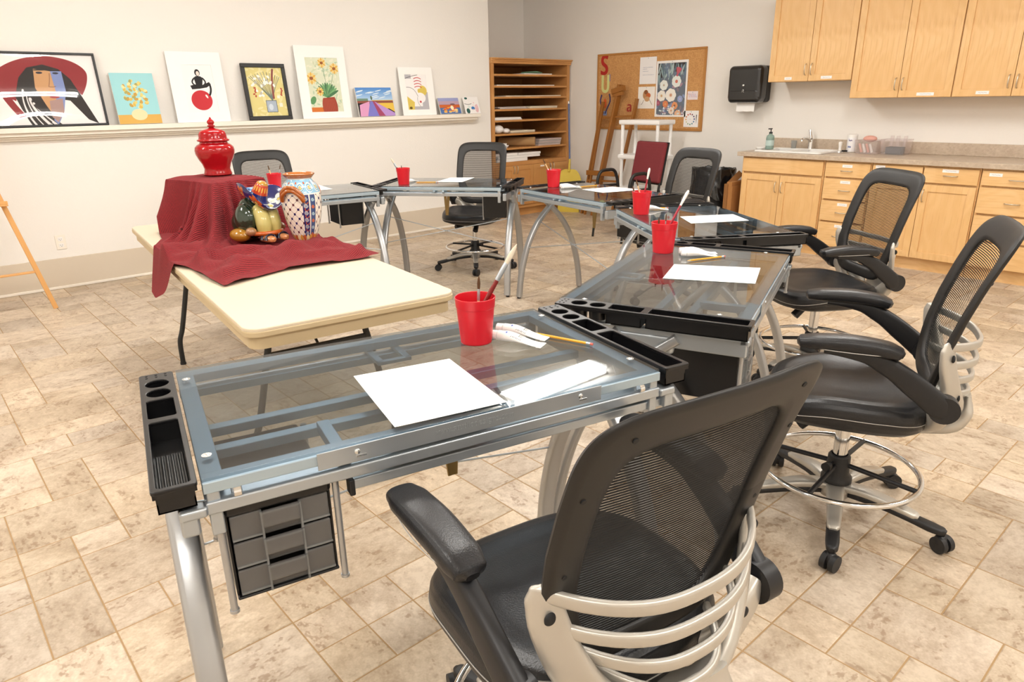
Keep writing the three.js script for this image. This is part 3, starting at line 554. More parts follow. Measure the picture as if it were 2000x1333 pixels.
// painted two-handled vase
const spiral = (c, x, y, r, col, w) => { c.strokeStyle = col; c.lineWidth = w; c.beginPath(); for (let i = 0; i < 60; i++) { const a = i / 60 * 14, q = r * (1 - i / 66); c.lineTo(x + q * Math.cos(a), y + q * Math.sin(a)); } c.stroke(); };
const vaseMap = canvasTex(1024, 512, (c, w, h) => {
  c.fillStyle = '#ede4d6'; c.fillRect(0, 0, w, h);
  c.fillStyle = '#8fc0dc'; c.fillRect(0, 40, w, 105); c.fillStyle = '#b5682a'; c.fillRect(0, 0, w, 34); c.fillStyle = '#f2ece2'; c.fillRect(0, 34, w, 8);
  for (let i = 0; i < 12; i++) { const x = (i + .5) * w / 12; c.fillStyle = '#e9e6d8'; c.beginPath(); c.ellipse(x, 98, 34, 36, 0, 0, 7); c.fill(); spiral(c, x, 98, 30, '#4f9bc4', 7); spiral(c, x, 98, 14, '#d8b34a', 4); c.fillStyle = '#c2572a'; c.beginPath(); c.arc(x + w / 24, 66, 9, 0, 7); c.fill(); }
  c.fillStyle = '#f0ebe0'; c.fillRect(0, 142, w, 10);
  for (let p = 0; p < 3; p++) {
    const x0 = p * 341.3;
    c.save(); c.beginPath(); c.rect(x0, 152, 218, 340); c.clip(); c.strokeStyle = '#453b4e'; c.lineWidth = 2;
    for (let k = -8; k < 16; k++) { c.beginPath(); c.moveTo(x0 + k * 72, 152); c.lineTo(x0 + k * 72 + 340, 492); c.stroke(); c.beginPath(); c.moveTo(x0 + k * 72, 152); c.lineTo(x0 + k * 72 - 340, 492); c.stroke(); }
    for (let a = 0; a < 8; a++) for (let b = 0; b < 11; b++) if ((a + b) % 2 === 0) { c.fillStyle = (a + b) % 3 ? '#26265e' : '#5a1f2e'; c.beginPath(); c.arc(x0 + a * 36, 152 + b * 36, 10, 0, 7); c.fill(); }
    c.restore();
    const band = (x, ww, col) => { c.fillStyle = col; c.fillRect(x, 152, ww, 340); };
    band(x0 + 218, 54, '#232a66'); band(x0 + 272, 12, '#e8dfcf'); band(x0 + 284, 46, '#3b4f7d'); band(x0 + 330, 12, '#e8dfcf');
    for (let k = 0; k < 6; k++) { spiral(c, x0 + 244, 180 + k * 54, 18, '#cfd7d2', 4); c.strokeStyle = '#b1532f'; c.lineWidth = 7; c.beginPath(); c.arc(x0 + 250, 206 + k * 54, 14, 0, 4); c.stroke(); spiral(c, x0 + 306, 190 + k * 54, 14, k % 2 ? '#c8653a' : '#a9c6cf', 5); }
  }
  for (let i = 0; i < 26; i++) { c.fillStyle = ['#dba24a', '#c9683a', '#e9d8a6'][i % 3]; c.beginPath(); c.ellipse(i * 40 + 10, 488, 20, 26, 0, 0, 7); c.fill(); }
});
vaseMap.wrapS = THREE.RepeatWrapping;
{
  const t = thing('painted_vase', 'white and blue painted ceramic vase with brown handles on the red cloth', 'vase', [1.525, .75, -3.30], 0);
  const ceramic = phys(0xffffff, .14, { map: vaseMap, clearcoat: .8, clearcoatRoughness: .05 });
  const prof = [[.045, 0], [.052, .004], [.064, .03], [.083, .09], [.094, .150], [.098, .200], [.095, .235], [.083, .268], [.068, .286], [.060, .296], [.060, .302], [.074, .318], [.077, .324], [.070, .326], [.058, .312], [.052, .29]].map(([r, y]) => new THREE.Vector2(r, y));
  const g = new THREE.LatheGeometry(new THREE.SplineCurve(prof).getPoints(60), 72), p = g.attributes.position, uv = g.attributes.uv;
  for (let i = 0; i < p.count; i++) uv.setY(i, clamp(p.getY(i) / .326));
  g.rotateY(.35); mesh('body', g, ceramic, t);
  const brown = phys(0xa85c22, .18, { clearcoat: .8, clearcoatRoughness: .06 });
  for (const a of [2.45, -.69]) { const c = Math.cos(a), s = Math.sin(a), tx = -s, tz = c, P = (f, y, r) => [c * r + tx * f, y, s * r + tz * f]; for (const o of [-.008, .008]) mesh('handle', tube([P(-.055, .208 + o, .090), P(-.044, .234 + o, .104), P(-.015, .257 + o, .108), P(.018, .258 + o, .108), P(.045, .236 + o, .104), P(.056, .208 + o, .091)], .0105, 10, 40), brown, t); }
}
// ceramic figure resting under a wide hat
const hatMap = canvasTex(512, 256, (c, w, h) => {
  c.fillStyle = '#1d2566'; c.fillRect(0, 0, w, h);
  const petal = (x, y, r, col) => { c.fillStyle = col; for (let k = 0; k < 6; k++) { c.beginPath(); c.ellipse(x + r * Math.cos(k * 1.047), y + r * Math.sin(k * 1.047), r * .62, r * .5, k * 1.047, 0, 7); c.fill(); } };
  for (let i = 0; i < 9; i++) { const x = (i * 149) % w, y = 96 + (i * 61) % 130; petal(x, y, 20, ['#5f94c9', '#e8dfa8', '#d9e2dc', '#c9602c'][i % 4]); c.fillStyle = '#e3c65a'; c.beginPath(); c.arc(x, y, 7, 0, 7); c.fill(); }
  for (let i = 0; i < 22; i++) { c.fillStyle = ['#f0e9cf', '#d9c97c', '#86aed0'][i % 3]; c.beginPath(); c.ellipse((i * 97) % w, 80 + (i * 53) % 160, 10, 6, i, 0, 7); c.fill(); }
  c.fillStyle = '#c8451e'; c.fillRect(0, 40, w, 34); c.fillStyle = '#e0a83c'; for (let i = 0; i < 16; i++) { c.beginPath(); c.arc(i * 32 + 10, 57, 9, 0, 7); c.fill(); }
  c.fillStyle = '#b98a32'; c.fillRect(0, 0, w, 40); c.fillStyle = '#e9e4d4'; c.fillRect(0, h - 12, w, 12);
});
{
  const t = thing('ceramic_figurine', 'glazed ceramic figurine hugging its knees under a blue flowered sombrero', 'figurine', [1.350, .753, -3.46], 196 * R2D);
  const gl = (c, r = .16) => phys(c, r, { clearcoat: .8, clearcoatRoughness: .06 });
  const green = gl(0x1f3324), cream = gl(0xc9bd72), orange = gl(0xbf5a1c), navy = gl(0x17182f), skin = gl(0xa0714a), ochre = gl(0xa8741c);
  mesh('body', [ball(0, .082, .045, .098, .082, .086, 28), ball(0, .145, .02, .078, .07, .07, 24), ball(-.07, .11, -.005, .042, .075, .065, 20), ball(.07, .11, -.005, .042, .075, .065, 20)], green, t);
  mesh('trousers', [-1, 1].map(s => loft([[s * .030, .045, -.085, .036, .030], [s * .030, .09, -.088, .036, .036], [s * .030, .145, -.068, .034, .034], [s * .030, .165, -.045, .020, .020]], { ref: [1, 0, 0], e: 2.3, sub: 4, n: 18 })), cream, t);
  mesh('hem', loft(Array.from({ length: 13 }, (_, i) => { const a = Math.PI + i / 12 * Math.PI; return [.082 * Math.cos(a), .044, -.045 + .085 * Math.sin(a), .012, .011]; }), { e: 2, sub: 2 }), orange, t);
  mesh('serape', [ball(-.10, .035, .01, .044, .034, .062, 18), ball(.10, .035, .01, .044, .034, .062, 18)], ochre, t);
  for (const s of [-1, 1]) {
    mesh('hand', ball(s * .088, .055, -.062, .026, .022, .028, 16), skin, t);
    const f = mesh('foot', loft([[s * .036, .018, -.085, .024, .018], [s * .038, .018, -.125, .026, .018], [s * .04, .016, -.158, .020, .014], [s * .04, .014, -.168, .008, .008]], { e: 2.4, sub: 3 }), gl(0xc98552), t);
    for (const z of [-.105, -.135]) mesh('sandal_strap', loft([[s * .038 - .029, .014, z, .006, .012], [s * .038 - .02, .034, z, .006, .004], [s * .038 + .02, .034, z, .006, .004], [s * .038 + .029, .014, z, .006, .012]], { ref: [0, 0, 1], e: 3, sub: 3 }), navy, f);
  }
  const hat = new THREE.MeshPhysicalMaterial({ map: hatMap, roughness: .15, clearcoat: .8, clearcoatRoughness: .05, side: THREE.DoubleSide });
  const hg = sheet(64, 26, (u, v) => { const a = u * 2 * Math.PI, P = [[0, .118], [.020, .117], [.034, .104], [.042, .07], [.050, .035], [.064, .018], [.095, .016], [.122, .032], [.134, .056], [.131, .060], [.118, .040], [.09, .024], [.05, .012]], f = v * (P.length - 1), k = Math.min(P.length - 2, Math.floor(f)), q = f - k, r = lerp(P[k][0], P[k + 1][0], q); let y = lerp(P[k][1], P[k + 1][1], q); y += (r > .07 ? (r - .07) * .55 * Math.cos(2 * a) : 0); return [r * Math.cos(a), y, r * Math.sin(a) * .95, u, 1 - v]; }, true);
  hg.scale(.88, .95, .88).rotateZ(.16).rotateX(-.42).translate(0, .185, -.02); mesh('sombrero', hg, hat, t);
}

// ================================================================ CUPS, BRUSHES, TUBES, PENCILS, PAPER
function makeCup(pos, label, i) {
  const t = thing('red_cup', label, 'cup', pos, 0, 'red plastic cups on the drafting tables');
  mesh('body', lathe([[0, .002], [.0385, .002], [.040, .0], [.0405, .004], [.0482, .092], [.0486, .094], [.0496, .0945], [.0512, .116], [.0522, .1185], [.051, .120], [.0495, .1185], [.0465, .094], [.039, .006], [0, .005]], 48), M.redCup, t);
  return t;
}
// a brush standing in a cup: foot at the cup's floor, leaning towards (dx, dz)
function makeBrush(cup, fx, fz, dx, dz, len, style, label) {
  const t = thing('paintbrush', label, 'paintbrush', [cup[0] + fx, TOP + .007, cup[2] + fz], 0, 'paintbrushes standing in the red cups');
  const [hm, r, tip, tm] = { red: [M.brushRed, .0062, .05, M.silver], maroon: [M.brushMaroon, .0048, .06, M.whitePaint], natural: [M.brushNatural, .0036, .03, M.silver], thin: [M.brushNatural, .0026, .03, M.silver], dark: [M.bristleDark, .0032, .03, M.silver], cream: [M.whitePaint, .0036, .03, M.brushNatural] }[style];
  const H = style === 'maroon' ? len * .95 : len * .80;
  const G = { handle: [lathe([[0, 0], [r * .5, .004], [r * .7, .03], [r, H * .62], [r * .9, H * .80]], 14)], };
  const up = V(dx, 1, dz).normalize(), q = new THREE.Quaternion().setFromUnitVectors(V(0, 1, 0), up), rot = g => g.applyQuaternion(q);
  const handle = mesh('handle', rot(G.handle[0]), hm, t);
  const stripe = style === 'maroon';
  mesh(stripe ? 'white_end' : 'ferrule', rot(lathe(stripe ? [[r * .9, len * .745], [r * 1.0, len * .79], [r * 1.35, len * .88], [r * 1.35, len * .95], [r * .8, len * .99], [0, len]] : [[r * .92, H * .78], [r * 1.05, H * .80], [r * 1.05, H * .95], [r * .95, H]], 14)), tm, handle);
  if (!stripe) mesh('bristles', rot(lathe([[r * .95, H], [r * 1.15, H + (len - H) * .4], [r * .8, H + (len - H) * .75], [0, len]], 12)), style === 'red' ? M.bristle : M.bristleDark, handle);
}
function makeTube(pos, turn, label, len = .115, r = .0135, tex) {
  const t = thing('paint_tube', label, 'paint tube', pos, turn, 'white paint tubes on the drafting tables');
  const st = []; for (let i = 0; i <= 10; i++) { const f = i / 10; st.push([0, r - (r - .0022) * smooth(.25, 1, f) * .96, f * len, lerp(r, r * 1.38, smooth(.1, 1, f)), lerp(r, .0016, smooth(.15, .97, f))]); }
  mesh('body', loft(st, { e: 2, n: 22 }), M.white, t);
  mesh('crimp', rbox(-r * 1.42, r * 1.42, .0006, .0036, len - .004, len + .010, .001), M.white, t);
  mesh('shoulder', rod([0, r, .001], [0, r, -.006], r, r * .55, 20), M.white, t);
  mesh('cap', rod([0, r, -.003], [0, r, -.022], r * .98, r * .86, 10), M.whitePlastic, t);
  if (tex) { const g = sheet(14, 10, (u, v) => { const a = lerp(-.15, Math.PI + .15, u), z = lerp(len * .18, len * .62, v), f = z / len, W = lerp(r, r * 1.38, smooth(.1, 1, f)) + .0011, Hh = lerp(r, .0016, smooth(.15, .97, f)) + .0011, y = r - (r - .0022) * smooth(.25, 1, f) * .96; return [W * Math.cos(a), y + Hh * Math.sin(a), z, v, u]; }); mesh('printed_label', g, tex, t); }
}
function makePencil(pos, turn, label, len = .165) {
  const t = thing('pencil', label, 'pencil', pos, turn, 'yellow pencils on the drafting tables');
  const b = mesh('barrel', new THREE.CylinderGeometry(.0037, .0037, len - .035, 6).rotateX(Math.PI / 2).translate(0, .0037, 0), M.pencil, t), h = (len - .035) / 2;
  mesh('tip', [rod([0, .0037, h], [0, .0037, h + .014], .0035, .0012, 10)], M.pencilWood, t); mesh('lead', rod([0, .0037, h + .0135], [0, .0037, h + .019], .0012, .0003, 8), M.blackMatte, t);
  mesh('ferrule', rod([0, .0037, -h], [0, .0037, -h - .011], .0038, .0038, 14), M.silver, b); mesh('eraser', rod([0, .0037, -h - .010], [0, .0037, -h - .018], .0034, .0032, 12), M.pinkEraser, b);
}
function sheetOfPaper(name, pts, label, group, curl = .002, cat = 'paper') {
  const P = (u, v) => { const a = [0, 1].map(k => lerp(lerp(pts[0][k], pts[1][k], u), lerp(pts[3][k], pts[2][k], u), v)); return [a[0], TOP + .0007 + curl * (u * u) * v * .8 + curl * .6 * (1 - v) ** 2 * (1 - u), a[1]]; };
  const top = sheet(8, 8, P), bot = sheet(8, 8, (u, v) => { const q = P(u, v); q[1] -= .0004; return q; });
  tag(mesh(name, [top, bot], M.paper), label, cat, group);
}
const printMap = canvasTex(256, 128, (c, w, h) => { c.fillStyle = '#f3f1ee'; c.fillRect(0, 0, w, h); c.fillStyle = '#2e53b0'; c.beginPath(); c.ellipse(22, 50, 12, 9, 0, 0, 7); c.fill(); c.fillStyle = '#3a3c40'; for (let i = 0; i < 17; i++) if (i % 5 !== 2) c.fillRect(90 + i * 9, 22 + (i * 7) % 5, 6, 4 + (i * 3) % 7); c.fillStyle = '#8a8a8e'; for (let i = 0; i < 4; i++) c.fillRect(50, 58 + i * 11, 110 - i * 14, 2); c.fillStyle = '#4a4f38'; c.fillRect(190, 48, 10, 66); c.fillStyle = '#17181a'; for (let i = 0; i < 12; i++) c.fillRect(204, 50 + i * 5, 34, i % 3 ? 1.5 : 3); });
const print2 = canvasTex(256, 128, (c, w, h) => { c.fillStyle = '#f3f1ee'; c.fillRect(0, 0, w, h); c.fillStyle = '#6a6a78'; for (let i = 0; i < 9; i++) c.fillRect(120 + i * 9, 40 + (i * 5) % 6, 6, 6); });
const tubePrint = std(0xffffff, .45, 0, { map: printMap }), tubePrint2 = std(0xffffff, .45, 0, { map: print2 });

const cups = [[1.045, TOP, -1.325], [2.270, TOP, -1.650], [2.975, TOP, -2.318], [3.525, TOP, -3.53], [2.90, TOP, -4.49], [2.07, TOP, -4.88]];
['near table next to the folding table corner', 'second table beside two white tubes', 'third table in front of the burgundy armchair', 'table before the yellow dustpan', 'far table against the blank white wall', 'farthest table half hidden behind the painted vase'].forEach((w, i) => makeCup(cups[i], `red plastic cup on the ${w}`, i));
const B = (i, ...a) => makeBrush(cups[i], ...a);
B(0, -.006, .014, .04, .02, .170, 'natural', 'slim upright paintbrush in the nearest red cup'); B(0, -.030, -.013, .57, .24, .28, 'red', 'thick dark red paintbrush leaning from the nearest red cup');
B(1, -.012, .01, .02, .02, .150, 'thin', 'pale slim paintbrush upright in the second red cup'); B(1, -.02, -.01, -.06, .02, .135, 'dark', 'short dark paintbrush in the second red cup'); B(1, -.026, -.014, .46, .26, .265, 'maroon', 'maroon paintbrush with a white end leaning from the second red cup');
B(2, .01, .02, -.16, -.28, .185, 'cream', 'cream paintbrush leaning in the cup before the armchair'); B(2, .01, -.01, .12, .10, .235, 'maroon', 'upright maroon paintbrush with white end before the armchair'); B(2, -.016, .0, -.20, -.20, .150, 'natural', 'tan bristle paintbrush in the cup before the armchair');
B(3, .01, .02, -.30, -.44, .215, 'cream', 'long cream paintbrush leaning in the cup before the paper rack'); B(3, 0, -.01, -.05, -.1, .160, 'natural', 'short tan paintbrush in the cup before the paper rack');
B(4, .01, .02, -.40, -.40, .215, 'red', 'dark red paintbrush leaning from the cup against the white wall'); B(4, 0, 0, -.06, -.06, .135, 'thin', 'barely showing paintbrush in the cup against the white wall');
B(5, .0, .0, -.12, -.20, .175, 'cream', 'pale paintbrush leaning away in the cup behind the vase'); B(5, .01, .0, .16, .26, .185, 'thin', 'slim paintbrush leaning towards the tables behind the vase');

const sh = 'white drawing sheets on the drafting tables';
sheetOfPaper('paper_sheet', [[.690, -1.328], [.916, -1.269], [.847, -.982], [.618, -1.044]], 'white drawing sheet in the middle of the nearest glass table', sh);
sheetOfPaper('paper_sheet', [[1.913, -1.385], [2.119, -1.486], [2.280, -1.229], [2.071, -1.129]], 'white drawing sheet on the second glass table', sh);
sheetOfPaper('paper_sheet', [[3.037, -2.113], [3.293, -1.961], [3.163, -1.792], [2.907, -1.955]], 'white drawing sheet on the glass table before the sink cabinet', sh);
sheetOfPaper('paper_sheet', [[3.535, -3.268], [3.80, -3.22], [3.79, -2.96], [3.508, -3.052]], 'white drawing sheet on the dark table before the burgundy armchair', sh);
sheetOfPaper('paper_sheet', [[3.149, -4.43], [3.42, -4.60], [3.54, -4.44], [3.285, -4.272]], 'white drawing sheet on the far table in front of the rear chair', sh);
sheetOfPaper('paper_sheet', [[2.13, -4.66], [2.15, -4.93], [2.44, -4.94], [2.386, -4.628]], 'white drawing sheet on the table behind the painted vase', sh);
const tubeAt = (x, z, tx, tz, label, tex, len) => makeTube([x, TOP + .0003, z], Math.atan2(tx - x, tz - z), label, len, .0135, tex);
tubeAt(1.092, -1.290, 1.142, -1.170, 'white paint tube with barcode label beside the nearest red cup', tubePrint);
tubeAt(1.140, -1.322, 1.185, -1.205, 'white paint tube under the pencil on the nearest table', tubePrint);
tubeAt(2.300, -1.568, 2.395, -1.475, 'larger white paint tube behind the pencil on the second table', tubePrint2);
tubeAt(2.268, -1.535, 2.365, -1.440, 'smaller white paint tube beside the pencil on the second table', null, .105);
tubeAt(3.105, -2.39, 3.20, -2.30, 'crumpled white paint tube on the table before the sink cabinet', null);
tubeAt(3.50, -3.40, 3.605, -3.36, 'white paint tube on the dark table near the yellow dustpan', null);
tubeAt(3.545, -3.455, 3.645, -3.415, 'white paint tube behind its twin on the dark table', null);
tubeAt(2.99, -4.555, 3.09, -4.60, 'small white paint tube beside the cup against the white wall', null, .10);
const pencilAt = (x0, z0, x1, z1, label) => makePencil([(x0 + x1) / 2, TOP + .0003, (z0 + z1) / 2], Math.atan2(x0 - x1, z0 - z1), label, .178);
pencilAt(1.185, -1.262, 1.232, -1.095, 'yellow pencil on the nearest glass table beside the paint tubes');
pencilAt(2.185, -1.478, 2.352, -1.420, 'yellow pencil on the second glass table above the drawing sheet');
pencilAt(3.62, -3.36, 3.76, -3.33, 'yellow pencil on the dark table in front of the armchair');
pencilAt(3.02, -4.50, 3.13, -4.39, 'yellow pencil on the far table in front of the white wall');
pencilAt(3.10, -2.43, 3.22, -2.34, 'yellow pencil lying behind the tube on the third table');
// ================================================================ PICTURES ON THE LEDGE
const artMat = (w, h, draw) => std(0xffffff, .7, 0, { map: canvasTex(w, h, draw) });
function lean(name, label, cat, x0, x1, h, group) {
  const t = thing(name, label, cat, [(x0 + x1) / 2, 1.2575, ZP + .088], 0, group);
  t.rotation.x = -Math.atan2(.066, h); return t;
}
const blob = (c, col, pts) => { c.fillStyle = col; c.beginPath(); pts.forEach(([x, y], i) => i ? c.lineTo(x, y) : c.moveTo(x, y)); c.closePath(); c.fill(); };
const curve = (c, col, w, pts) => { c.strokeStyle = col; c.lineWidth = w; c.lineCap = 'round'; c.beginPath(); c.moveTo(...pts[0]); for (let i = 1; i + 1 < pts.length; i += 2) c.quadraticCurveTo(...pts[i], ...pts[i + 1]); c.stroke(); };
const dot = (c, col, x, y, rx, ry = rx, a = 0) => { c.fillStyle = col; c.beginPath(); c.ellipse(x, y, rx, ry, a, 0, 7); c.fill(); };
const picture = (w, h, z, mat) => new THREE.PlaneGeometry(w, h).translate(0, h / 2, z);
{ // large framed print: a face under a wide red hat
  const W = .86, H = .535, t = lean('framed_print', 'large black framed print of a dark haired face under a red hat', 'picture', 1.438 - W, 1.438, H);
  const f = .016; mesh('frame', [rbox(-W / 2, W / 2, 0, f, 0, .022, .003), rbox(-W / 2, W / 2, H - f, H, 0, .022, .003), rbox(-W / 2, -W / 2 + f, f, H - f, 0, .022, .003), rbox(W / 2 - f, W / 2, f, H - f, 0, .022, .003)], M.black, t);
  const art = artMat(1024, 640, (c, w, h) => {
    c.fillStyle = '#f2efee'; c.fillRect(0, 0, w, h);
    c.fillStyle = '#8e1f28'; c.beginPath(); c.moveTo(150, 230); c.bezierCurveTo(300, 40, 560, 0, 700, 20); c.bezierCurveTo(860, 40, 960, 120, 948, 190); c.bezierCurveTo(940, 260, 900, 330, 870, 370); c.bezierCurveTo(800, 300, 760, 200, 620, 120); c.bezierCurveTo(450, 120, 380, 220, 330, 420); c.bezierCurveTo(230, 360, 170, 300, 150, 230); c.fill();
    blob(c, '#1d1a1c', [[390, 210], [470, 120], [600, 90], [720, 130], [800, 220], [860, 370], [960, 640], [880, 600], [760, 420], [640, 400], [560, 640], [420, 640], [360, 500], [330, 380]]);
    for (let i = 0; i < 9; i++) curve(c, i % 2 ? '#e9e6e6' : '#2b2728', 10 + i % 3 * 7, [[390 + i * 10, 300 + i * 20], [340 + i * 20, 500], [420 + i * 28, 650]]);
    blob(c, '#c99a6c', [[520, 130], [650, 150], [670, 330], [600, 560], [560, 470], [500, 300]]); blob(c, '#7e90c4', [[650, 150], [740, 150], [742, 330], [690, 520], [620, 640], [590, 600], [660, 360]]);
    blob(c, '#a98b86', [[590, 420], [700, 400], [690, 520], [620, 620], [580, 560]]);
    c.fillStyle = '#1d1a1c'; c.fillRect(520, 135, 80, 10); c.fillRect(650, 140, 80, 10); dot(c, '#2b2c3a', 560, 165, 26, 10); dot(c, '#2b2c3a', 690, 168, 24, 9); curve(c, '#8d6248', 6, [[640, 170], [630, 240], [612, 290], [640, 300], [668, 288]]);
    dot(c, '#8e3038', 635, 365, 50, 16); dot(c, '#a8464a', 640, 384, 40, 14); curve(c, '#3b1d22', 4, [[585, 368], [640, 380], [690, 366]]);
    for (let i = 0; i < 6; i++) curve(c, '#8e1f28', 16, [[190 + i * 14, 240 + i * 6], [240 + i * 8, 420], [330 + i * 10, 560]]);
  });
  mesh('print', picture(W - .03, H - .03, .006).translate(0, .015, 0), art, t);
  mesh('glazing', sheet(24, 14, (u, v) => [lerp(-W / 2 + .015, W / 2 - .015, u), lerp(.015, H - .015, v), .013 + .005 * Math.sin(u * Math.PI) * Math.sin(v * Math.PI) + .0012 * Math.sin(u * 9)]), M.clearPane, t);
  mesh('backing', box(-W / 2 + .01, W / 2 - .01, .01, H - .01, .001, .005), M.kraft, t);
}
function canvasArt(x0, x1, H, label, draw, name = 'canvas_painting', th = .02) {
  const W = x1 - x0, t = lean(name, label, 'painting', x0, x1, H, 'paintings on the picture ledge');
  mesh('stretcher', rbox(-W / 2, W / 2, 0, H, 0, th, .002), M.white, t);
  mesh('painted_face', picture(W - .002, H - .002, th + .0006).translate(0, .001, 0), artMat(512, Math.round(512 * H / W), draw), t); return t;
}
function matted(x0, x1, H, label, [a, b, cc, d], draw) {   // art window given as fractions
  const W = x1 - x0, t = lean('matted_print', label, 'picture', x0, x1, H, 'paintings on the picture ledge');
  const s = new THREE.Shape(); s.moveTo(-W / 2, 0); s.lineTo(W / 2, 0); s.lineTo(W / 2, H); s.lineTo(-W / 2, H); s.closePath();
  const p = new THREE.Path(), X0 = -W / 2 + a * W, X1 = -W / 2 + b * W, Y0 = cc * H, Y1 = d * H; p.moveTo(X0, Y0); p.lineTo(X0, Y1); p.lineTo(X1, Y1); p.lineTo(X1, Y0); p.closePath(); s.holes.push(p);
  mesh('mat_board', extrude(s, .0035).translate(0, 0, .004), M.paper, t);
  mesh('backing_board', box(-W / 2, W / 2, 0, H, 0, .0025), M.white, t);
  mesh('print', picture(X1 - X0 + .006, Y1 - Y0 + .006, .0032).translate((X0 + X1) / 2, Y0 - .003, 0), artMat(512, Math.round(512 * (Y1 - Y0) / (X1 - X0)), draw), t); return t;
}
canvasArt(1.515, 1.838, .396, 'small unframed canvas of loose yellow dabs on turquoise above ochre', (c, w, h) => {
  c.fillStyle = '#9fd7dc'; c.fillRect(0, 0, w, h); c.fillStyle = '#d9ac55'; c.fillRect(0, h * .82, w, h);
  for (let i = 0; i < 70; i++) dot(c, ['#e6cd78', '#d9b856', '#efe1a8', '#c79c48', '#a9a35e'][i % 5], w * (.5 + .30 * Math.cos(i * 2.4) * Math.sqrt((i % 17) / 17)), h * (.42 + .28 * Math.sin(i * 2.4) * Math.sqrt((i % 17) / 17)), 24, 16, i); dot(c, '#e9dcae', w * .5, h * .82, 95, 70);
});
matted(1.965, 2.413, .57, 'white matted print of a black figure seated on a red ball', [.24, .80, .14, .82], (c, w, h) => {
  c.fillStyle = '#f7f4f3'; c.fillRect(0, 0, w, h); dot(c, '#c62a34', w * .5, h * .74, w * .34, w * .32); dot(c, '#f4e4e4', w * .68, h * .66, 16, 34, -.5);
  c.save(); c.translate(w * .5, h * .36);
  dot(c, '#1c1a1c', 0, -150, 44, 56); dot(c, '#f0dcd0', 6, -138, 27, 38); blob(c, '#1c1a1c', [[-70, -70], [-30, -96], [40, -92], [78, -66], [50, 60], [-50, 70]]); curve(c, '#1c1a1c', 24, [[-66, -60], [-150, 10], [-60, 60]]); curve(c, '#1c1a1c', 24, [[74, -60], [150, 20], [60, 60]]);
  blob(c, '#1c1a1c', [[-150, 60], [-60, 40], [60, 50], [170, 0], [196, 40], [120, 90], [0, 110], [-130, 120]]); curve(c, '#1c1a1c', 32, [[170, 30], [200, 120], [150, 210]]); c.restore();
});
{ // black framed flowers in a jar
  const W = .408, H = .488, t = lean('framed_painting', 'black framed painting of white and red flowers in a glass jar', 'picture', 2.58, 2.988, H), f = .034;
  mesh('frame', [rbox(-W / 2, W / 2, 0, f, 0, .022, .003), rbox(-W / 2, W / 2, H - f, H, 0, .022, .003), rbox(-W / 2, -W / 2 + f, f, H - f, 0, .022, .003), rbox(W / 2 - f, W / 2, f, H - f, 0, .022, .003)], M.blackFrame, t);
  mesh('painted_face', picture(W - .05, H - .05, .010).translate(0, .025, 0), artMat(512, 630, (c, w, h) => {
    c.fillStyle = '#ddd08a'; c.fillRect(0, 0, w, h); for (let i = 0; i < 60; i++) dot(c, '#e6dca4', hash(i, 2) * w, hash(i, 5) * h, 40, 14, i);
    for (let i = 0; i < 13; i++) { const a = -1.1 + i * .18; curve(c, ['#6f7f78', '#4d5a56', '#8a958c'][i % 3], 7, [[w * .62, h * .68], [w * .56 + 80 * Math.sin(a), h * .45], [w * .5 + 230 * Math.sin(a), h * (.10 + .25 * Math.abs(a) * .4)]]); }
    curve(c, '#8b4a44', 26, [[w * .66, h * .62], [w * .66, h * .3], [w * .74, h * .06]]);
    for (let i = 0; i < 26; i++) dot(c, i % 4 ? '#f3f0ea' : '#b9b6ac', w * (.14 + .6 * hash(i, 9)), h * (.16 + .42 * hash(i, 21)), 22, 15, i); for (let i = 0; i < 9; i++) dot(c, '#b1402f', w * (.16 + .7 * (i % 2) + .05 * hash(i, 1)), h * (.42 + .02 * i), 16, 10, i);
    c.fillStyle = '#a9b6c6'; c.fillRect(w * .44, h * .67, w * .27, h * .23); c.strokeStyle = '#3a4250'; c.lineWidth = 6; c.strokeRect(w * .44, h * .67, w * .27, h * .23); dot(c, '#ced8e2', w * .55, h * .8, 30, 40); c.fillStyle = '#efe8d8'; c.fillRect(w * .78, h * .72, 44, 50); c.fillRect(w * .75, h * .57, 40, 36);
  }), t); mesh('backing', box(-W / 2 + .01, W / 2 - .01, .01, H - .01, .002, .008), M.kraft, t);
}
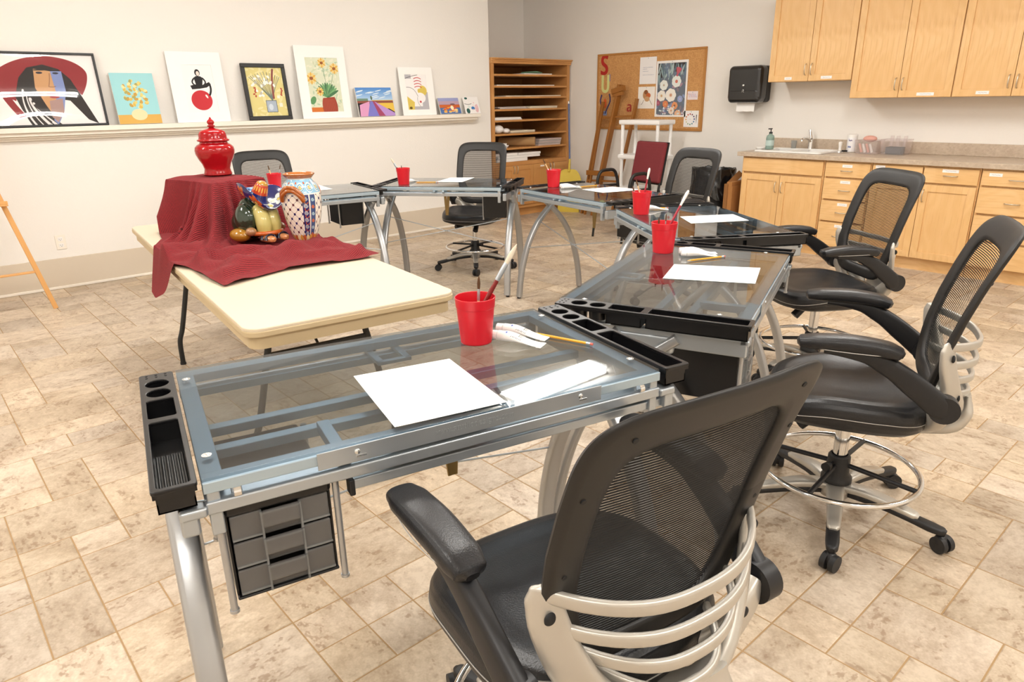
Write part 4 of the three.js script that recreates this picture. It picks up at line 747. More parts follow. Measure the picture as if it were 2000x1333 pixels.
matted(3.10, 3.617, .656, 'tall white matted painting of yellow flowers in a red pot', [.19, .84, .09, .84], (c, w, h) => {
  c.fillStyle = '#dbe0c6'; c.fillRect(0, 0, w, h); for (let i = 0; i < 120; i++) dot(c, ['#cfd6b4', '#e6e6cf', '#b9cdb0'][i % 3], hash(i, 31) * w, hash(i, 47) * h, 26, 12, i);
  c.fillStyle = '#d5752e'; c.fillRect(0, h * .91, w * .4, h * .1);
  for (let i = 0; i < 12; i++) { const a = (i - 5.5) * .2; c.save(); c.translate(w * .56, h * .72); c.rotate(a); dot(c, ['#5d9460', '#78ad74', '#47784f'][i % 3], 0, -90, 20, 110); c.restore(); } dot(c, '#5d9460', w * .1, h * .78, 40, 60, .6);
  for (const [x, y, s] of [[.5, .1, 1], [.86, .2, 1.1], [.13, .38, 1.2], [.34, .62, .9]]) { curve(c, '#6f8f62', 6, [[w * .6, h * .7], [w * (x + .6) / 2, h * .45], [w * x, h * y]]); for (let k = 0; k < 12; k++) dot(c, k % 2 ? '#dfb04e' : '#ecd08a', w * x + 42 * s * Math.cos(k * .524), h * y + 46 * s * Math.sin(k * .524), 24 * s, 12 * s, k * .524); dot(c, '#9a5a2a', w * x, h * y, 24 * s, 20 * s); }
  c.fillStyle = '#9e3f2c'; c.beginPath(); c.moveTo(w * .40, h * .74); c.lineTo(w * .76, h * .72); c.bezierCurveTo(w * .86, h * .86, w * .82, h, w * .8, h); c.lineTo(w * .38, h); c.bezierCurveTo(w * .34, h * .9, w * .36, h * .8, w * .40, h * .74); c.fill(); for (let i = 0; i < 8; i++) curve(c, '#b85a40', 5, [[w * (.42 + i * .045), h * .76], [w * (.40 + i * .05), h * .88], [w * (.40 + i * .055), h]]);
});
canvasArt(3.698, 4.116, .284, 'small landscape canvas of lavender rows under a blue sky', (c, w, h) => {
  const g = c.createLinearGradient(0, 0, 0, h * .5); g.addColorStop(0, '#4b86cf'); g.addColorStop(1, '#c3daee'); c.fillStyle = g; c.fillRect(0, 0, w, h * .5); for (let i = 0; i < 14; i++) dot(c, '#dbe9f4', hash(i, 3) * w, h * (.1 + .3 * hash(i, 4)), 50, 6, -.2);
  c.fillStyle = '#6a8a76'; c.fillRect(0, h * .38, w * .3, h * .14); c.fillStyle = '#e2bd4a'; c.fillRect(w * .4, h * .44, w * .6, h * .3); c.fillStyle = '#8c4a3a'; c.fillRect(0, h * .46, w, h * .08);
  blob(c, '#dd9cc4', [[w * .02, h], [w * .05, h * .6], [w * .33, h * .48], [w * .28, h]]); blob(c, '#7a78c8', [[w * .22, h], [w * .35, h * .48], [w * .42, h * .48], [w * .58, h]]); blob(c, '#a34468', [[w * .54, h], [w * .42, h * .48], [w * .47, h * .48], [w * .78, h]]); blob(c, '#b58fd0', [[w * .72, h], [w * .47, h * .48], [w, h * .9], [w, h]]); blob(c, '#e2bd4a', [[w * .62, h * .54], [w, h * .54], [w, h * .86]]); dot(c, '#55694a', w * .4, h * .36, 12, 26);
});
matted(4.225, 4.65, .484, 'white matted print of pale hands with red nails over yellow shapes', [.17, .80, .12, .85], (c, w, h) => {
  c.fillStyle = '#f6f3f2'; c.fillRect(0, 0, w, h); c.fillStyle = '#b9b7bd'; c.fillRect(0, 0, w * .3, h * .12); c.fillRect(w * .7, h * .5, w * .3, h * .5); c.fillRect(w * .2, h * .9, w * .5, h * .1); dot(c, '#dcc35c', w * .75, h * .46, 110, 100); blob(c, '#dcc35c', [[0, h * .6], [w * .34, h * .78], [w * .3, h], [0, h]]); dot(c, '#f6f3f2', w * .62, h * .66, 130, 100); dot(c, '#f6f3f2', w * .4, h * .3, 150, 90);
  for (let i = 0; i < 4; i++) { curve(c, '#c2343a', 14, [[w * .42, h * (.12 + .08 * i)], [w * .6, h * (.06 + .08 * i)], [w * .74, h * (.13 + .08 * i)]]); dot(c, '#f6f3f2', w * .58, h * (.14 + .08 * i), 50, 14); } dot(c, '#c2343a', w * .62, h * .77, 24, 20, .3); curve(c, '#2b2528', 8, [[w * .02, h * .12], [w * .3, h * .04], [w * .6, h * .02]]); curve(c, '#2b2528', 7, [[w * .04, h * .36], [w * .4, h * .34], [w * .52, h * .62]]); curve(c, '#2b2528', 5, [[w * .5, h * .64], [w * .45, h * .8], [w * .6, h * .9]]); dot(c, '#6b5a2a', w * .14, h * .94, 34, 26);
});
canvasArt(4.703, 4.983, .177, 'tiny canvas of a glowing orange sunset over blue water', (c, w, h) => { c.fillStyle = '#9aa0cc'; c.fillRect(0, 0, w, h); c.fillStyle = '#b9a0b4'; c.fillRect(0, h * .2, w, h * .2); c.fillStyle = '#c9642c'; c.fillRect(0, h * .42, w, h * .2); c.fillStyle = '#4b6ea8'; c.fillRect(0, h * .62, w, h * .4); for (let i = 0; i < 30; i++) dot(c, ['#f0a83c', '#ffd98a', '#d8542a'][i % 3], w * (.2 + .6 * hash(i, 6)), h * (.5 + .4 * hash(i, 8)), 40, 12); dot(c, '#fff3cf', w * .6, h * .62, 40, 44); dot(c, '#7a5a5e', w * .66, h * .4, 60, 16); }, 'canvas_painting', .018);
canvasArt(5.055, 5.27, .188, 'little white card with teal blue and pink dabs at the ledge end', (c, w, h) => { c.fillStyle = '#f3f0ee'; c.fillRect(0, 0, w, h); dot(c, '#2f5e58', w * .2, h * .08, 50, 30); dot(c, '#2f5e58', w * .2, h * .84, 60, 70); curve(c, '#3c4a4a', 12, [[w * .05, h * .4], [w * .3, h * .5], [w * .5, h * .4]]); dot(c, '#3f7fc0', w * .55, h * .68, 60, 46); dot(c, '#e3b9bd', w * .8, h * .7, 60, 110); dot(c, '#dfe8e4', w * .3, h * .6, 50, 40); for (let i = 0; i < 10; i++) dot(c, '#e8c8cc', w * (.5 + .4 * hash(i, 2)), h * (.3 + .5 * hash(i, 3)), 18); }, 'picture_card', .006);

// ================================================================ CORK BOARD
const onWall = (name, label, cat, y, z, group, out = 0) => thing(name, label, cat, [XW - out, y, z], -Math.PI / 2, group);
{
  const W = 1.535, H = .862, t = onWall('cork_board', 'framed cork notice board on the wall behind the white plastic shelf', 'board', 1.04, -5.305), f = .022;
  mesh('cork_panel', box(-W / 2 + .01, W / 2 - .01, .01, H - .01, .001, .014), M.cork, t);
  for (const g of [rbox(-W / 2, W / 2, 0, f, 0, .022, .004), rbox(-W / 2, W / 2, H - f, H, 0, .022, .004), rbox(-W / 2, -W / 2 + f, f, H - f, 0, .022, .004), rbox(W / 2 - f, W / 2, f, H - f, 0, .022, .004)]) mesh('frame_bar', g, M.boardFrame, t);
}
const pin = (t, x, y, col) => mesh('pin', [ball(x, y, .004, .005, .005, .004, 8)], std(col, .3), t);
function pinned(name, label, z0, z1, y0, y1, draw, cat = 'paper', res = 512) {
  const W = z1 - z0, H = y1 - y0, t = onWall(name, label, cat, y0, (z0 + z1) / 2, null, .0155);
  mesh('sheet', box(-W / 2, W / 2, 0, H, 0, .0008), M.paper, t);
  mesh('print', picture(W - .001, H - .001, .0013), artMat(res, Math.round(res * H / W), draw), t); pin(t, 0, H - .012, 0xb9bcc0); return t;
}
pinned('note_sheet', 'white handwritten note pinned above the animal drawing', -5.42, -5.185, 1.547, 1.836, (c, w, h) => { c.fillStyle = '#f4f2f2'; c.fillRect(0, 0, w, h); c.strokeStyle = '#8f97b0'; c.lineWidth = 4; for (const [y, n] of [[.38, 7], [.44, 3], [.52, 4], [.66, 8]]) { c.beginPath(); for (let i = 0; i < n * 12; i++) c.lineTo(w * .18 + i * 3.8, h * y + 7 * Math.sin(i * 1.7) * hash(i, 3)); c.stroke(); } });
pinned('flower_poster', 'tall flower poster with white blooms on a dark ground', -5.18, -4.757, 1.19, 1.785, (c, w, h) => {
  c.fillStyle = '#f6f4f2'; c.fillRect(0, 0, w, h); const m = 26; c.save(); c.beginPath(); c.rect(m, m + 4, w - 2 * m, h - 2 * m); c.clip(); c.fillStyle = '#6c7480'; c.fillRect(0, 0, w, h); c.fillStyle = '#3a3636'; c.fillRect(0, 0, w * .2, h * .3); c.fillRect(w * .56, 0, w * .44, h * .2);
  for (let i = 0; i < 40; i++) { c.save(); c.translate(w * hash(i, 11), h * (.05 + .3 * hash(i, 12))); c.rotate(-.4 + .8 * hash(i, 13)); dot(c, ['#8fa7aa', '#aebfbf', '#5f7480', '#6d7f95'][i % 4], 0, 0, 12, 70); c.restore(); }
  for (let i = 0; i < 60; i++) dot(c, ['#6a7a90', '#8c9bc0', '#8a7a82', '#a98a98', '#57606a'][i % 5], w * hash(i, 17), h * (.4 + .6 * hash(i, 18)), 34, 16, i);
  const fl = (x, y, r, a, b) => { for (let k = 0; k < 7; k++) dot(c, a, x + r * .55 * Math.cos(k * .9), y + r * .55 * Math.sin(k * .9), r * .55); dot(c, b, x, y, r * .3); dot(c, '#c98a62', x, y, r * .14); };
  fl(w * .26, h * .43, 62, '#e9ece6', '#cfd8d0'); fl(w * .66, h * .37, 70, '#e6ebe6', '#d06a66'); fl(w * .2, h * .62, 66, '#f0ece2', '#dccaa0'); fl(w * .5, h * .61, 80, '#f3eee4', '#e0b8a0'); fl(w * .34, h * .77, 42, '#dd8658', '#e8b070'); fl(w * .64, h * .80, 46, '#e39a68', '#5a3a30'); fl(w * .54, h * .89, 44, '#ecd9c8', '#d0a080'); fl(w * .1, h * .75, 34, '#a85a70', '#c98a9a'); fl(w * .8, h * .68, 40, '#9aa6cf', '#c7cde6'); fl(w * .75, h * .95, 50, '#e6b590', '#f0d9c0');
  for (let i = 0; i < 8; i++) { c.save(); c.translate(w * .68, h * .24); c.rotate(-.2 + i * .14); dot(c, '#c4606c', 0, -30, 11, 60); c.restore(); } for (let i = 0; i < 26; i++) dot(c, '#dfe6e4', w * hash(i, 41), h * (.8 + .2 * hash(i, 42)), 12, 10); c.restore();
}, 'poster');
pinned('animal_drawing', 'small brown animal drawing pinned beside the flower poster', -5.43, -5.19, 1.279, 1.518, (c, w, h) => { c.fillStyle = '#f3eee6'; c.fillRect(0, 0, w, h); dot(c, '#b98a5c', w * .45, h * .35, 80, 110, .2); dot(c, '#8e5a34', w * .48, h * .25, 60, 50); dot(c, '#c4622e', w * .62, h * .40, 70, 60); dot(c, '#caa074', w * .55, h * .56, 80, 60); curve(c, '#5a3a26', 9, [[w * .35, h * .6], [w * .3, h * .75], [w * .2, h * .82]]); curve(c, '#5a3a26', 9, [[w * .7, h * .6], [w * .78, h * .72], [w * .86, h * .82]]); dot(c, '#2b1d16', w * .42, h * .22, 8); });
pinned('small_note', 'small pink scribbled note between poster and board edge', -4.745, -4.612, 1.37, 1.458, (c, w, h) => { c.fillStyle = '#ecdfe2'; c.fillRect(0, 0, w, h); for (let i = 0; i < 6; i++) curve(c, ['#c9909c', '#a9a0c4'][i % 2], 8, [[w * .15 * i, h * .3], [w * (.15 * i + .1), h * (.2 + .1 * i)], [w * (.2 + .14 * i), h * .7]]); }, 'paper', 256);
pinned('color_wheel_chart', 'white colour wheel chart with a ring of painted dots', -4.775, -4.585, 1.083, 1.256, (c, w, h) => { c.fillStyle = '#f6f3f2'; c.fillRect(0, 0, w, h); ['#e8a23c', '#d8782e', '#c64a26', '#b02a30', '#7a2a4a', '#4a3070', '#34509c', '#2e78b0', '#3a8a96', '#5a9a72', '#9ab48a', '#d8d2a0'].forEach((q, i) => dot(c, q, w * .44 + w * .29 * Math.cos(i * .5236 + 3.1), h * .52 + w * .29 * Math.sin(i * .5236 + 3.1), 22)); dot(c, '#c9c6c4', w * .44, h * .52, 12); for (let i = 0; i < 9; i++) { c.fillStyle = `rgb(${40 + i * 22},${36 + i * 22},${40 + i * 22})`; c.fillRect(w * .84, h * (.24 + i * .06), 26, h * .06); } }, 'chart');
// cut-out letters
function letter(ch, col, z, y, size, label, sx = 1) { const t = onWall('cutout_letter', label, 'letter', y, z, 'cut-out letters on the cork board', .0155); mesh('body', new TextGeometry(ch, { font: fontBold, size, depth: .003, curveSegments: 8 }).scale(sx, 1, 1), std(col, .7), t); return t; }
letter('S', 0xb5281f, -6.03, 1.668, .222, 'red paper letter S at the corner of the cork board', .85);
{
  const t = letter('U', 0xd6da92, -6.02, 1.462, .205, 'pale yellow paper letter U below the red S', .8); mesh('purple_patch', box(.135, .155, .13, .21, -.001, .002), std(0x8d86a8, .8), t);
  const o = onWall('cutout_letter', 'blue and orange paper letter below the yellow U', 'letter', 1.20, -5.99, 'cut-out letters on the cork board', .0155);
  mesh('body', [tube([[.0, .24, .004], [-.02, .17, .004], [.01, .08, .004], [.035, .02, .004]], .010, 6, 24).scale(1, 1, .25).translate(0, 0, .003), tube([[.12, .25, .004], [.135, .17, .004], [.09, .08, .004], [.06, .02, .004]], .009, 6, 24).scale(1, 1, .25).translate(0, 0, .003)], std(0x3c3a72, .7), o);
  mesh('orange_patch', [ball(.055, .14, .004, .026, .055, .003, 14)], std(0xd9622a, .7), o); mesh('blue_patch', box(.02, .085, .0, .05, .001, .004), std(0x8fa3d0, .7), o);
}
letter('a', 0xa8382e, -5.60, 1.245, .11, 'small red paper letter half hidden by the easel', 1);

// ================================================================ EASELS
{
  const t = thing('wooden_easel', 'tall brown wooden easel leaning before the cork board', 'easel', [6.63, 0, -5.76], 0);
  const bar = (a, b, w = .017, d = .03) => loft([[...a, w, d], [...b, w, d]], { ref: [1, 0, 0], e: 8, n: 16 });
  const P = (y, z, x = 0) => [x + y * .07, y, z * 1.047];
  mesh('leg', bar(P(.0, -.34), P(1.36, -.125), .014, .022), M.easelWood, t);
  mesh('leg', bar(P(.0, -.25, -.05), P(1.36, -.10, -.02), .012, .016), M.easelWood, t);
  mesh('leg', bar(P(.0, .13), P(1.39, .37), .014, .024), M.easelWood, t);
  mesh('mast', bar(P(.0, -.14, -.02), P(1.55, .13, -.02), .018, .042), M.easelWood, t);
  mesh('top_clamp', [bar(P(1.47, .05, -.05), P(1.51, .21, -.05), .03, .03), bar(P(1.43, .06, -.055), P(1.455, .21, -.055), .02, .012)], M.easelWood, t);
  mesh('clamp_knob', ball(.055, 1.50, .10, .02, .018, .018, 12), M.blackMatte, t);
  mesh('crossbar', bar(P(1.17, -.16), P(1.2, .33), .012, .020), M.easelWood, t);
  mesh('crossbar', bar(P(.42, -.28), P(.44, .20), .012, .022), M.easelWood, t);
  mesh('canvas_tray', bar(P(.52, -.26, -.05), P(.53, .18, -.05), .03, .015), M.easelWood, t);
}
{
  const t = thing('tripod_easel', 'light pine tripod easel at the picture edge by the white wall', 'easel', [.40, 0, -5.9], 0);
  const bar = (a, b, w = .012, d = .02) => loft([[...a, w, d], [...b, w, d]], { ref: [0, 0, 1], e: 8, n: 16 });
  mesh('leg', bar([.325, .0, 0], [-.02, 1.7, -.10], .016, .012), M.pine, t); mesh('leg', bar([-.36, .0, 0], [-.06, 1.7, -.10], .016, .012), M.pine, t); mesh('leg', bar([-.05, 0, -.5], [-.04, 1.65, -.12], .014, .012), M.pine, t);
  mesh('crossbar', bar([.25, .285, 0], [-.30, .285, 0], .006, .022).translate(0, 0, -.01), M.pine, t);
  mesh('tray', [rbox(-.40, .19, .765, .778, -.02, .05, .004), rbox(-.40, .19, .778, .80, .04, .05, .003)], M.pine, t); mesh('mast', bar([-.04, .25, -.012], [-.04, 1.9, -.10], .02, .012), M.pine, t);
}

// ================================================================ PAPER RACK
{
  const x0 = XA + .01, x1 = 6.80, zf = -6.53, zb = -7.38, t = thing('paper_rack', 'tall wooden flat paper rack with open shelves above cupboard doors', 'cabinet', [x0, 0, zf]), W = x1 - x0, Dp = zb - zf;
  mesh('side_panel', box(0, .04, 0, 1.82, Dp, 0), M.oak, t); mesh('side_panel', box(W - .045, W, 0, 1.82, Dp, 0), M.oak, t);
  mesh('back_panel', box(.03, W - .03, .05, 1.82, Dp - .001, Dp + .01), M.oak, t);
  mesh('crown', [rbox(-.005, W + .012, 1.80, 1.825, Dp, .012, .004), rbox(-.005, W + .018, 1.825, 1.845, Dp, .02, .006), rbox(-.005, W + .026, 1.845, 1.862, Dp, .03, .005)], M.oakH, t);
  const SY = [1.687, 1.558, 1.435, 1.295, 1.17, 1.012, .844, .678];
  for (const y of SY) mesh('shelf', rbox(.04, W - .045, y - .022, y, Dp + .01, -.004, .003), M.oakH, t);
  mesh('face_rail', box(.04, W - .045, .632, .66, -.02, 0), M.oakH, t); mesh('plinth', box(.02, W - .02, 0, .10, Dp, -.06), M.oakH, t); mesh('base_rail', box(.0, W, .10, .14, Dp, -.001), M.oakH, t);
  mesh('inner_panel', box(.04, W - .045, .14, .63, Dp + .02, Dp + .03), M.oak, t);
  const dw = (W - .05) / 4;
  for (let i = 0; i < 4; i++) {
    const a = .02 + i * dw + .002, b = a + dw - .004, y0 = .145, y1 = .63;
    const d = mesh('door', [box(a, a + .05, y0, y1, 0, .018), box(b - .05, b, y0, y1, 0, .018), box(a + .05, b - .05, y0, y0 + .055, 0, .018), box(a + .05, b - .05, y1 - .055, y1, 0, .018)], M.oak, t);
    mesh('door_panel', box(a + .045, b - .045, y0 + .05, y1 - .05, .002, .010), M.oak, d);
    const hx = i % 2 ? a + .025 : b - .025; mesh('handle', tube([[hx, .535, .018], [hx, .55, .040], [hx, .595, .046], [hx, .64 - .02, .040], [hx, .63, .018]], .005, 8, 24), M.nickel, d);
    if (i === 2) mesh('label_plate', rbox((a + b) / 2 - .035, (a + b) / 2 + .035, y1 - .038, y1 - .02, .017, .020, .008), M.paper, d);
  }
  // papers on the shelves
  const lay = (name, label, sx0, sx1, si, h, mat = M.paper, inset = .03, cat = 'paper', dz = .5) => tag(mesh(name, Array.from({ length: Math.max(1, Math.round(h / .012)) }, (_, k) => { const j = rr(-.02, .02), n = Math.max(1, Math.round(h / .012)); return box(x0 + sx0 + j, x0 + sx1 + j, SY[si] + .001 + k * h / n, SY[si] + .001 + (k + .9) * h / n, zf - dz - inset, zf - inset - rr(0, .02)); }), mat), label, cat, 'papers in the wooden paper rack');
  lay('paper_stack', 'thin white sheets with green edge on the highest rack shelf', .55, 1.02, 0, .012); tag(mesh('green_folder', [loft([[x0 + .60, SY[0] + .022, zf - .10, .06, .008], [x0 + .76, SY[0] + .028, zf - .08, .07, .012], [x0 + .86, SY[0] + .020, zf - .07, .03, .006]], { e: 2.5, sub: 3 })], std(0x6f9a7c, .7)), 'soft green folded sheet on the highest rack shelf', 'paper');
  lay('paper_stack', 'flat white sheets on the second rack shelf from the crown', .1, 1.05, 1, .010); lay('paper_stack', 'cream sheets lying across the third rack shelf', .25, 1.18, 2, .012, M.creamPaper);
  lay('paper_stack', 'grey mixed sheets on the middle rack shelf', .15, .60, 3, .024, M.greyPaper); lay('paper_stack', 'long pale sheets beside the grey ones on the middle shelf', .62, 1.1, 3, .026, M.creamPaper);
  lay('paper_stack', 'pink white sheet pile on the fifth rack shelf', .05, .50, 4, .03); lay('paper_stack', 'yellowish sheet pile on the sixth rack shelf', .32, .72, 5, .03, M.creamPaper);
  tag(mesh('crumpled_paper', [ball(x0 + .17, SY[5] + .052, zf - .1, .07, .05, .07, 10), ball(x0 + .28, SY[5] + .032, zf - .08, .05, .03, .05, 8)], M.paper), 'crumpled white paper lump on the sixth rack shelf', 'paper');
  for (let i = 0; i < 5; i++) tag(mesh('folder', box(x0 + .78 + i * .01, x0 + 1.17 + i * .012, SY[6] + .001 + i * .0165, SY[6] + .0145 + i * .0165, zf - .42, zf - .03 - i * .006), i % 2 ? M.greyPaper : M.folder), `pale folder number ${['one', 'two', 'three', 'four', 'five'][i]} from the bottom in the pile beside the paper roll`, 'folder', 'pale folders beside the brown paper roll');
  { const r = thing('paper_roll', 'brown kraft paper roll lying on the seventh rack shelf', 'paper roll', [x0 + .72, SY[6] + .056, zf - .03]); mesh('roll', [new THREE.CylinderGeometry(.055, .055, .46, 30).rotateZ(Math.PI / 2).translate(-.23, 0, 0).rotateY(-.85)], M.kraft, r); mesh('core', new THREE.CylinderGeometry(.012, .012, .004, 14).rotateZ(Math.PI / 2).rotateY(-.85), M.cardboardDark, r); }
  lay('paper_stack', 'white sheet pile on the seventh rack shelf beside the wall edge', .07, .27, 6, .055);
  for (const [i, a, b, h0, h1] of [[0, .08, .58, 0, .04], [1, .10, .80, .041, .07], [2, .06, .42, .071, .102], [3, .44, .82, .071, .098]]) tag(mesh('paper_ream', rbox(x0 + a, x0 + b, SY[7] + .001 + h0, SY[7] + h1, zf - .46, zf - .02 - i * .004, .003), M.paper), `white paper ream, ${['lowest', 'middle', 'topmost near the wall edge', 'topmost near the rack centre'][i]} in the pile above the cupboard doors`, 'paper', 'white paper reams on the lowest shelf');
}

// ================================================================ SINK WALL CABINETS
function front(t, kind, a, b, y0, y1, zf, opt = {}) {
  a += .002; b -= .002; y0 += .002; y1 -= .002; let d;
  if (kind === 'door') {
    const s = .055; d = mesh('door', [rbox(a, a + s, y0, y1, zf, zf + .02, .002), rbox(b - s, b, y0, y1, zf, zf + .02, .002), rbox(a + s - .001, b - s + .001, y0, y0 + s, zf, zf + .0195, .002), rbox(a + s - .001, b - s + .001, y1 - s, y1, zf, zf + .0195, .002)], M.maple, t);
    mesh('door_panel', box(a + s - .004, b - s + .004, y0 + s - .004, y1 - s + .004, zf + .001, zf + .010), M.maple, d);
  } else d = mesh(kind, rbox(a, b, y0, y1, zf, zf + .02, .0025), M.mapleH, t);
  if (opt.pull) { const [hx, hy, dir] = opt.pull, L = .048, q = dir === 'v' ? (u, o) => [hx, hy + u, zf + .02 + o] : (u, o) => [hx + u, hy, zf + .02 + o]; mesh('handle', tube([q(-L, 0), q(-L * .9, .016), q(-L * .4, .026), q(L * .4, .026), q(L * .9, .016), q(L, 0)], .0046, 8, 30), M.nickel, d); }
  for (const [lx, ly, lw] of opt.labels || []) mesh('paper_label', box(lx - lw / 2, lx + lw / 2, ly - .012, ly + .012, zf + .0195, zf + .0208), M.labelPaper, d);
  return d;
}
function unit(name, label, z0, z1, y0, y1, depth, build) {
  const t = onWall(name, label, 'cabinet', 0, (z0 + z1) / 2), w = (z1 - z0) / 2 - .0005;
  mesh('carcass', [box(-w, -w + .018, y0, y1, .003, depth), box(w - .018, w, y0, y1, .003, depth), box(-w + .018, w - .018, y0, y0 + .018, .003, depth - .001), ...(name === 'base_cabinet' ? [box(-w + .018, w - .018, y1 - .018, y1, depth - .04, depth - .001)] : [box(-w + .018, w - .018, y1 - .018, y1, .003, depth - .001)]), box(-w + .018, w - .018, y0, y1, .003, .010), box(-w + .018, w - .018, y0 + .018, y1 - .018, depth - .02, depth - .008)], M.maple, t);
  build(t, w, depth); return t;
}
const pairDoors = (t, w, d, y0, y1, hy, labels = [[], []]) => { front(t, 'door', -w, 0, y0, y1, d, { pull: [-.028, hy, 'v'], labels: labels[0] }); front(t, 'door', 0, w, y0, y1, d, { pull: [.028, hy, 'v'], labels: labels[1] }); };
const UD = .32;
unit('wall_cabinet', 'short maple wall cabinet above the sink and soap bottle', -3.625, -2.842, 1.519, 2.28, UD, (t, w, d) => pairDoors(t, w, d, 1.519, 2.28, 1.62, [[[-.19, 1.547, .07]], [[.17, 1.547, .10]]]));
unit('wall_cabinet', 'tall maple wall cabinet above the wipes canister and plastic bins', -2.838, -2.036, 1.367, 2.28, UD, (t, w, d) => pairDoors(t, w, d, 1.367, 2.28, 1.475, [[], [[.21, 1.393, .13]]]));
unit('wall_cabinet', 'tall maple wall cabinet cut off by the picture edge', -2.032, -1.23, 1.367, 2.28, UD, (t, w, d) => pairDoors(t, w, d, 1.367, 2.28, 1.475, [[[-.19, 1.397, .09]], [[.2, 1.397, .09]]]));
const BD = .598, BY = .105, BT = .855;
const toe = (t, w) => mesh('toe_kick', box(-w, w, 0, BY, .02, BD - .055), M.mapleH, t);
unit('base_cabinet', 'maple sink base cabinet with two doors and a blank panel', -3.655, -2.85, BY, BT, BD, (t, w, d) => { toe(t, w); front(t, 'false_drawer', -w + .012, w - .008, .715, BT - .012, d); front(t, 'door', -w + .012, 0, BY + .005, .70, d, { pull: [-.03, .59, 'v'] }); front(t, 'door', 0, w - .008, BY + .005, .70, d, { pull: [.03, .59, 'v'] }); });
unit('base_cabinet', 'narrow maple base cabinet with four labelled drawers', -2.846, -2.45, BY, BT, BD, (t, w, d) => { toe(t, w); [[.718, BT - .012], [.525, .706], [.335, .513], [BY + .005, .323]].forEach(([a, b]) => front(t, 'drawer', -w + .006, w - .006, a, b, d, { pull: [.0, a + (b - a) * .45, 'h'], labels: [[-.0, b - .028, .085]] })); });
unit('base_cabinet', 'wide maple base cabinet with two drawers over two doors', -2.446, -1.648, BY, BT, BD, (t, w, d) => { toe(t, w); front(t, 'drawer', -w + .006, -.003, .722, BT - .012, d, { pull: [-.2, .78, 'h'], labels: [[-.33, .826, .075], [-.33, .798, .075]] }); front(t, 'drawer', .003, w - .006, .722, BT - .012, d, { pull: [.2, .785, 'h'], labels: [[.195, .822, .115]] }); front(t, 'door', -w + .006, 0, BY + .005, .710, d, { pull: [-.03, .62, 'v'] }); front(t, 'door', 0, w - .006, BY + .005, .710, d, { pull: [.03, .62, 'v'] }); });
unit('base_cabinet', 'maple drawer cabinet cut off by the picture edge', -1.644, -1.23, BY, BT, BD, (t, w, d) => { toe(t, w); [[.73, BT - .012], [.52, .718], [.315, .508], [BY + .005, .303]].forEach(([a, b], i) => front(t, 'drawer', -w + .006, w - .006, a, b, d, { pull: [.03, a + (b - a) * .45, 'h'], labels: i ? [] : [[-.11, b - .03, .085]] })); });
{ // worktop with backsplash and a hole for the sink
  const t = onWall('countertop', 'speckled beige laminate countertop with backsplash over the base cabinets', 'countertop', 0, -2.46);
  const zc = 2.46, s = new THREE.Shape(), A = -3.69 + zc, Bq = -1.2 + zc; s.moveTo(A, 0); s.lineTo(Bq, 0); s.lineTo(Bq, .645); s.lineTo(A, .645); s.closePath(); s.holes.push(roundRect(-3.555 + zc, -2.945 + zc, .13, .55, .03, new THREE.Path()));
  mesh('slab', extrude(s, .034, .003).rotateX(Math.PI / 2).translate(0, .894, 0), M.laminate, t);
  mesh('backsplash', rbox(A, Bq, .897, .998, 0, .02, .004), M.laminate, t);
}
{
  const t = onWall('sink', 'white double bowl sink set into the laminate countertop', 'sink', .897, -3.25), bowl = (a, b, z0, z1) => [box(a, b, -.16, -.155, z0, z1), box(a, a + .004, -.16, .002, z0, z1), box(b - .004, b, -.16, .002, z0, z1), box(a, b, -.16, .002, z0, z0 + .004), box(a, b, -.16, .002, z1 - .004, z1)];
  const s = roundRect(-.325, .325, .115, .568, .035); s.holes.push(roundRect(-.285, -.02, .155, .53, .03, new THREE.Path())); s.holes.push(roundRect(.02, .285, .155, .53, .03, new THREE.Path()));
  mesh('rim', extrude(s, .008, .003).rotateX(Math.PI / 2).scale(1, 1, 1).translate(0, .012, 0), M.white, t); mesh('bowl', bowl(-.288, -.018, .152, .533), M.white, t); mesh('bowl', bowl(.018, .288, .152, .533), M.white, t);
}
{
  const t = onWall('faucet', 'chrome single lever faucet behind the sink', 'faucet', .899, -3.26, null, .075);
  mesh('base', lathe([[.032, 0], [.032, .008], [.026, .014], [.022, .09], [.020, .10], [0, .10]], 24), M.chrome, t); mesh('spout', loft([[0, .07, 0, .014, .014], [0, .10, .05, .013, .012], [0, .115, .13, .011, .010], [0, .10, .18, .011, .010], [0, .085, .185, .010, .010]], { ref: [1, 0, 0], e: 2, sub: 4 }), M.chrome, t); mesh('lever', loft([[0, .10, 0, .016, .014], [-.006, .125, -.006, .013, .014], [-.02, .16, -.012, .012, .010], [-.03, .185, -.012, .010, .007]], { ref: [0, 0, 1], e: 2, sub: 4 }), M.chrome, t);
}
const atop = (name, label, cat, x, z, y = .898) => thing(name, label, cat, [x, y, z], -Math.PI / 2);
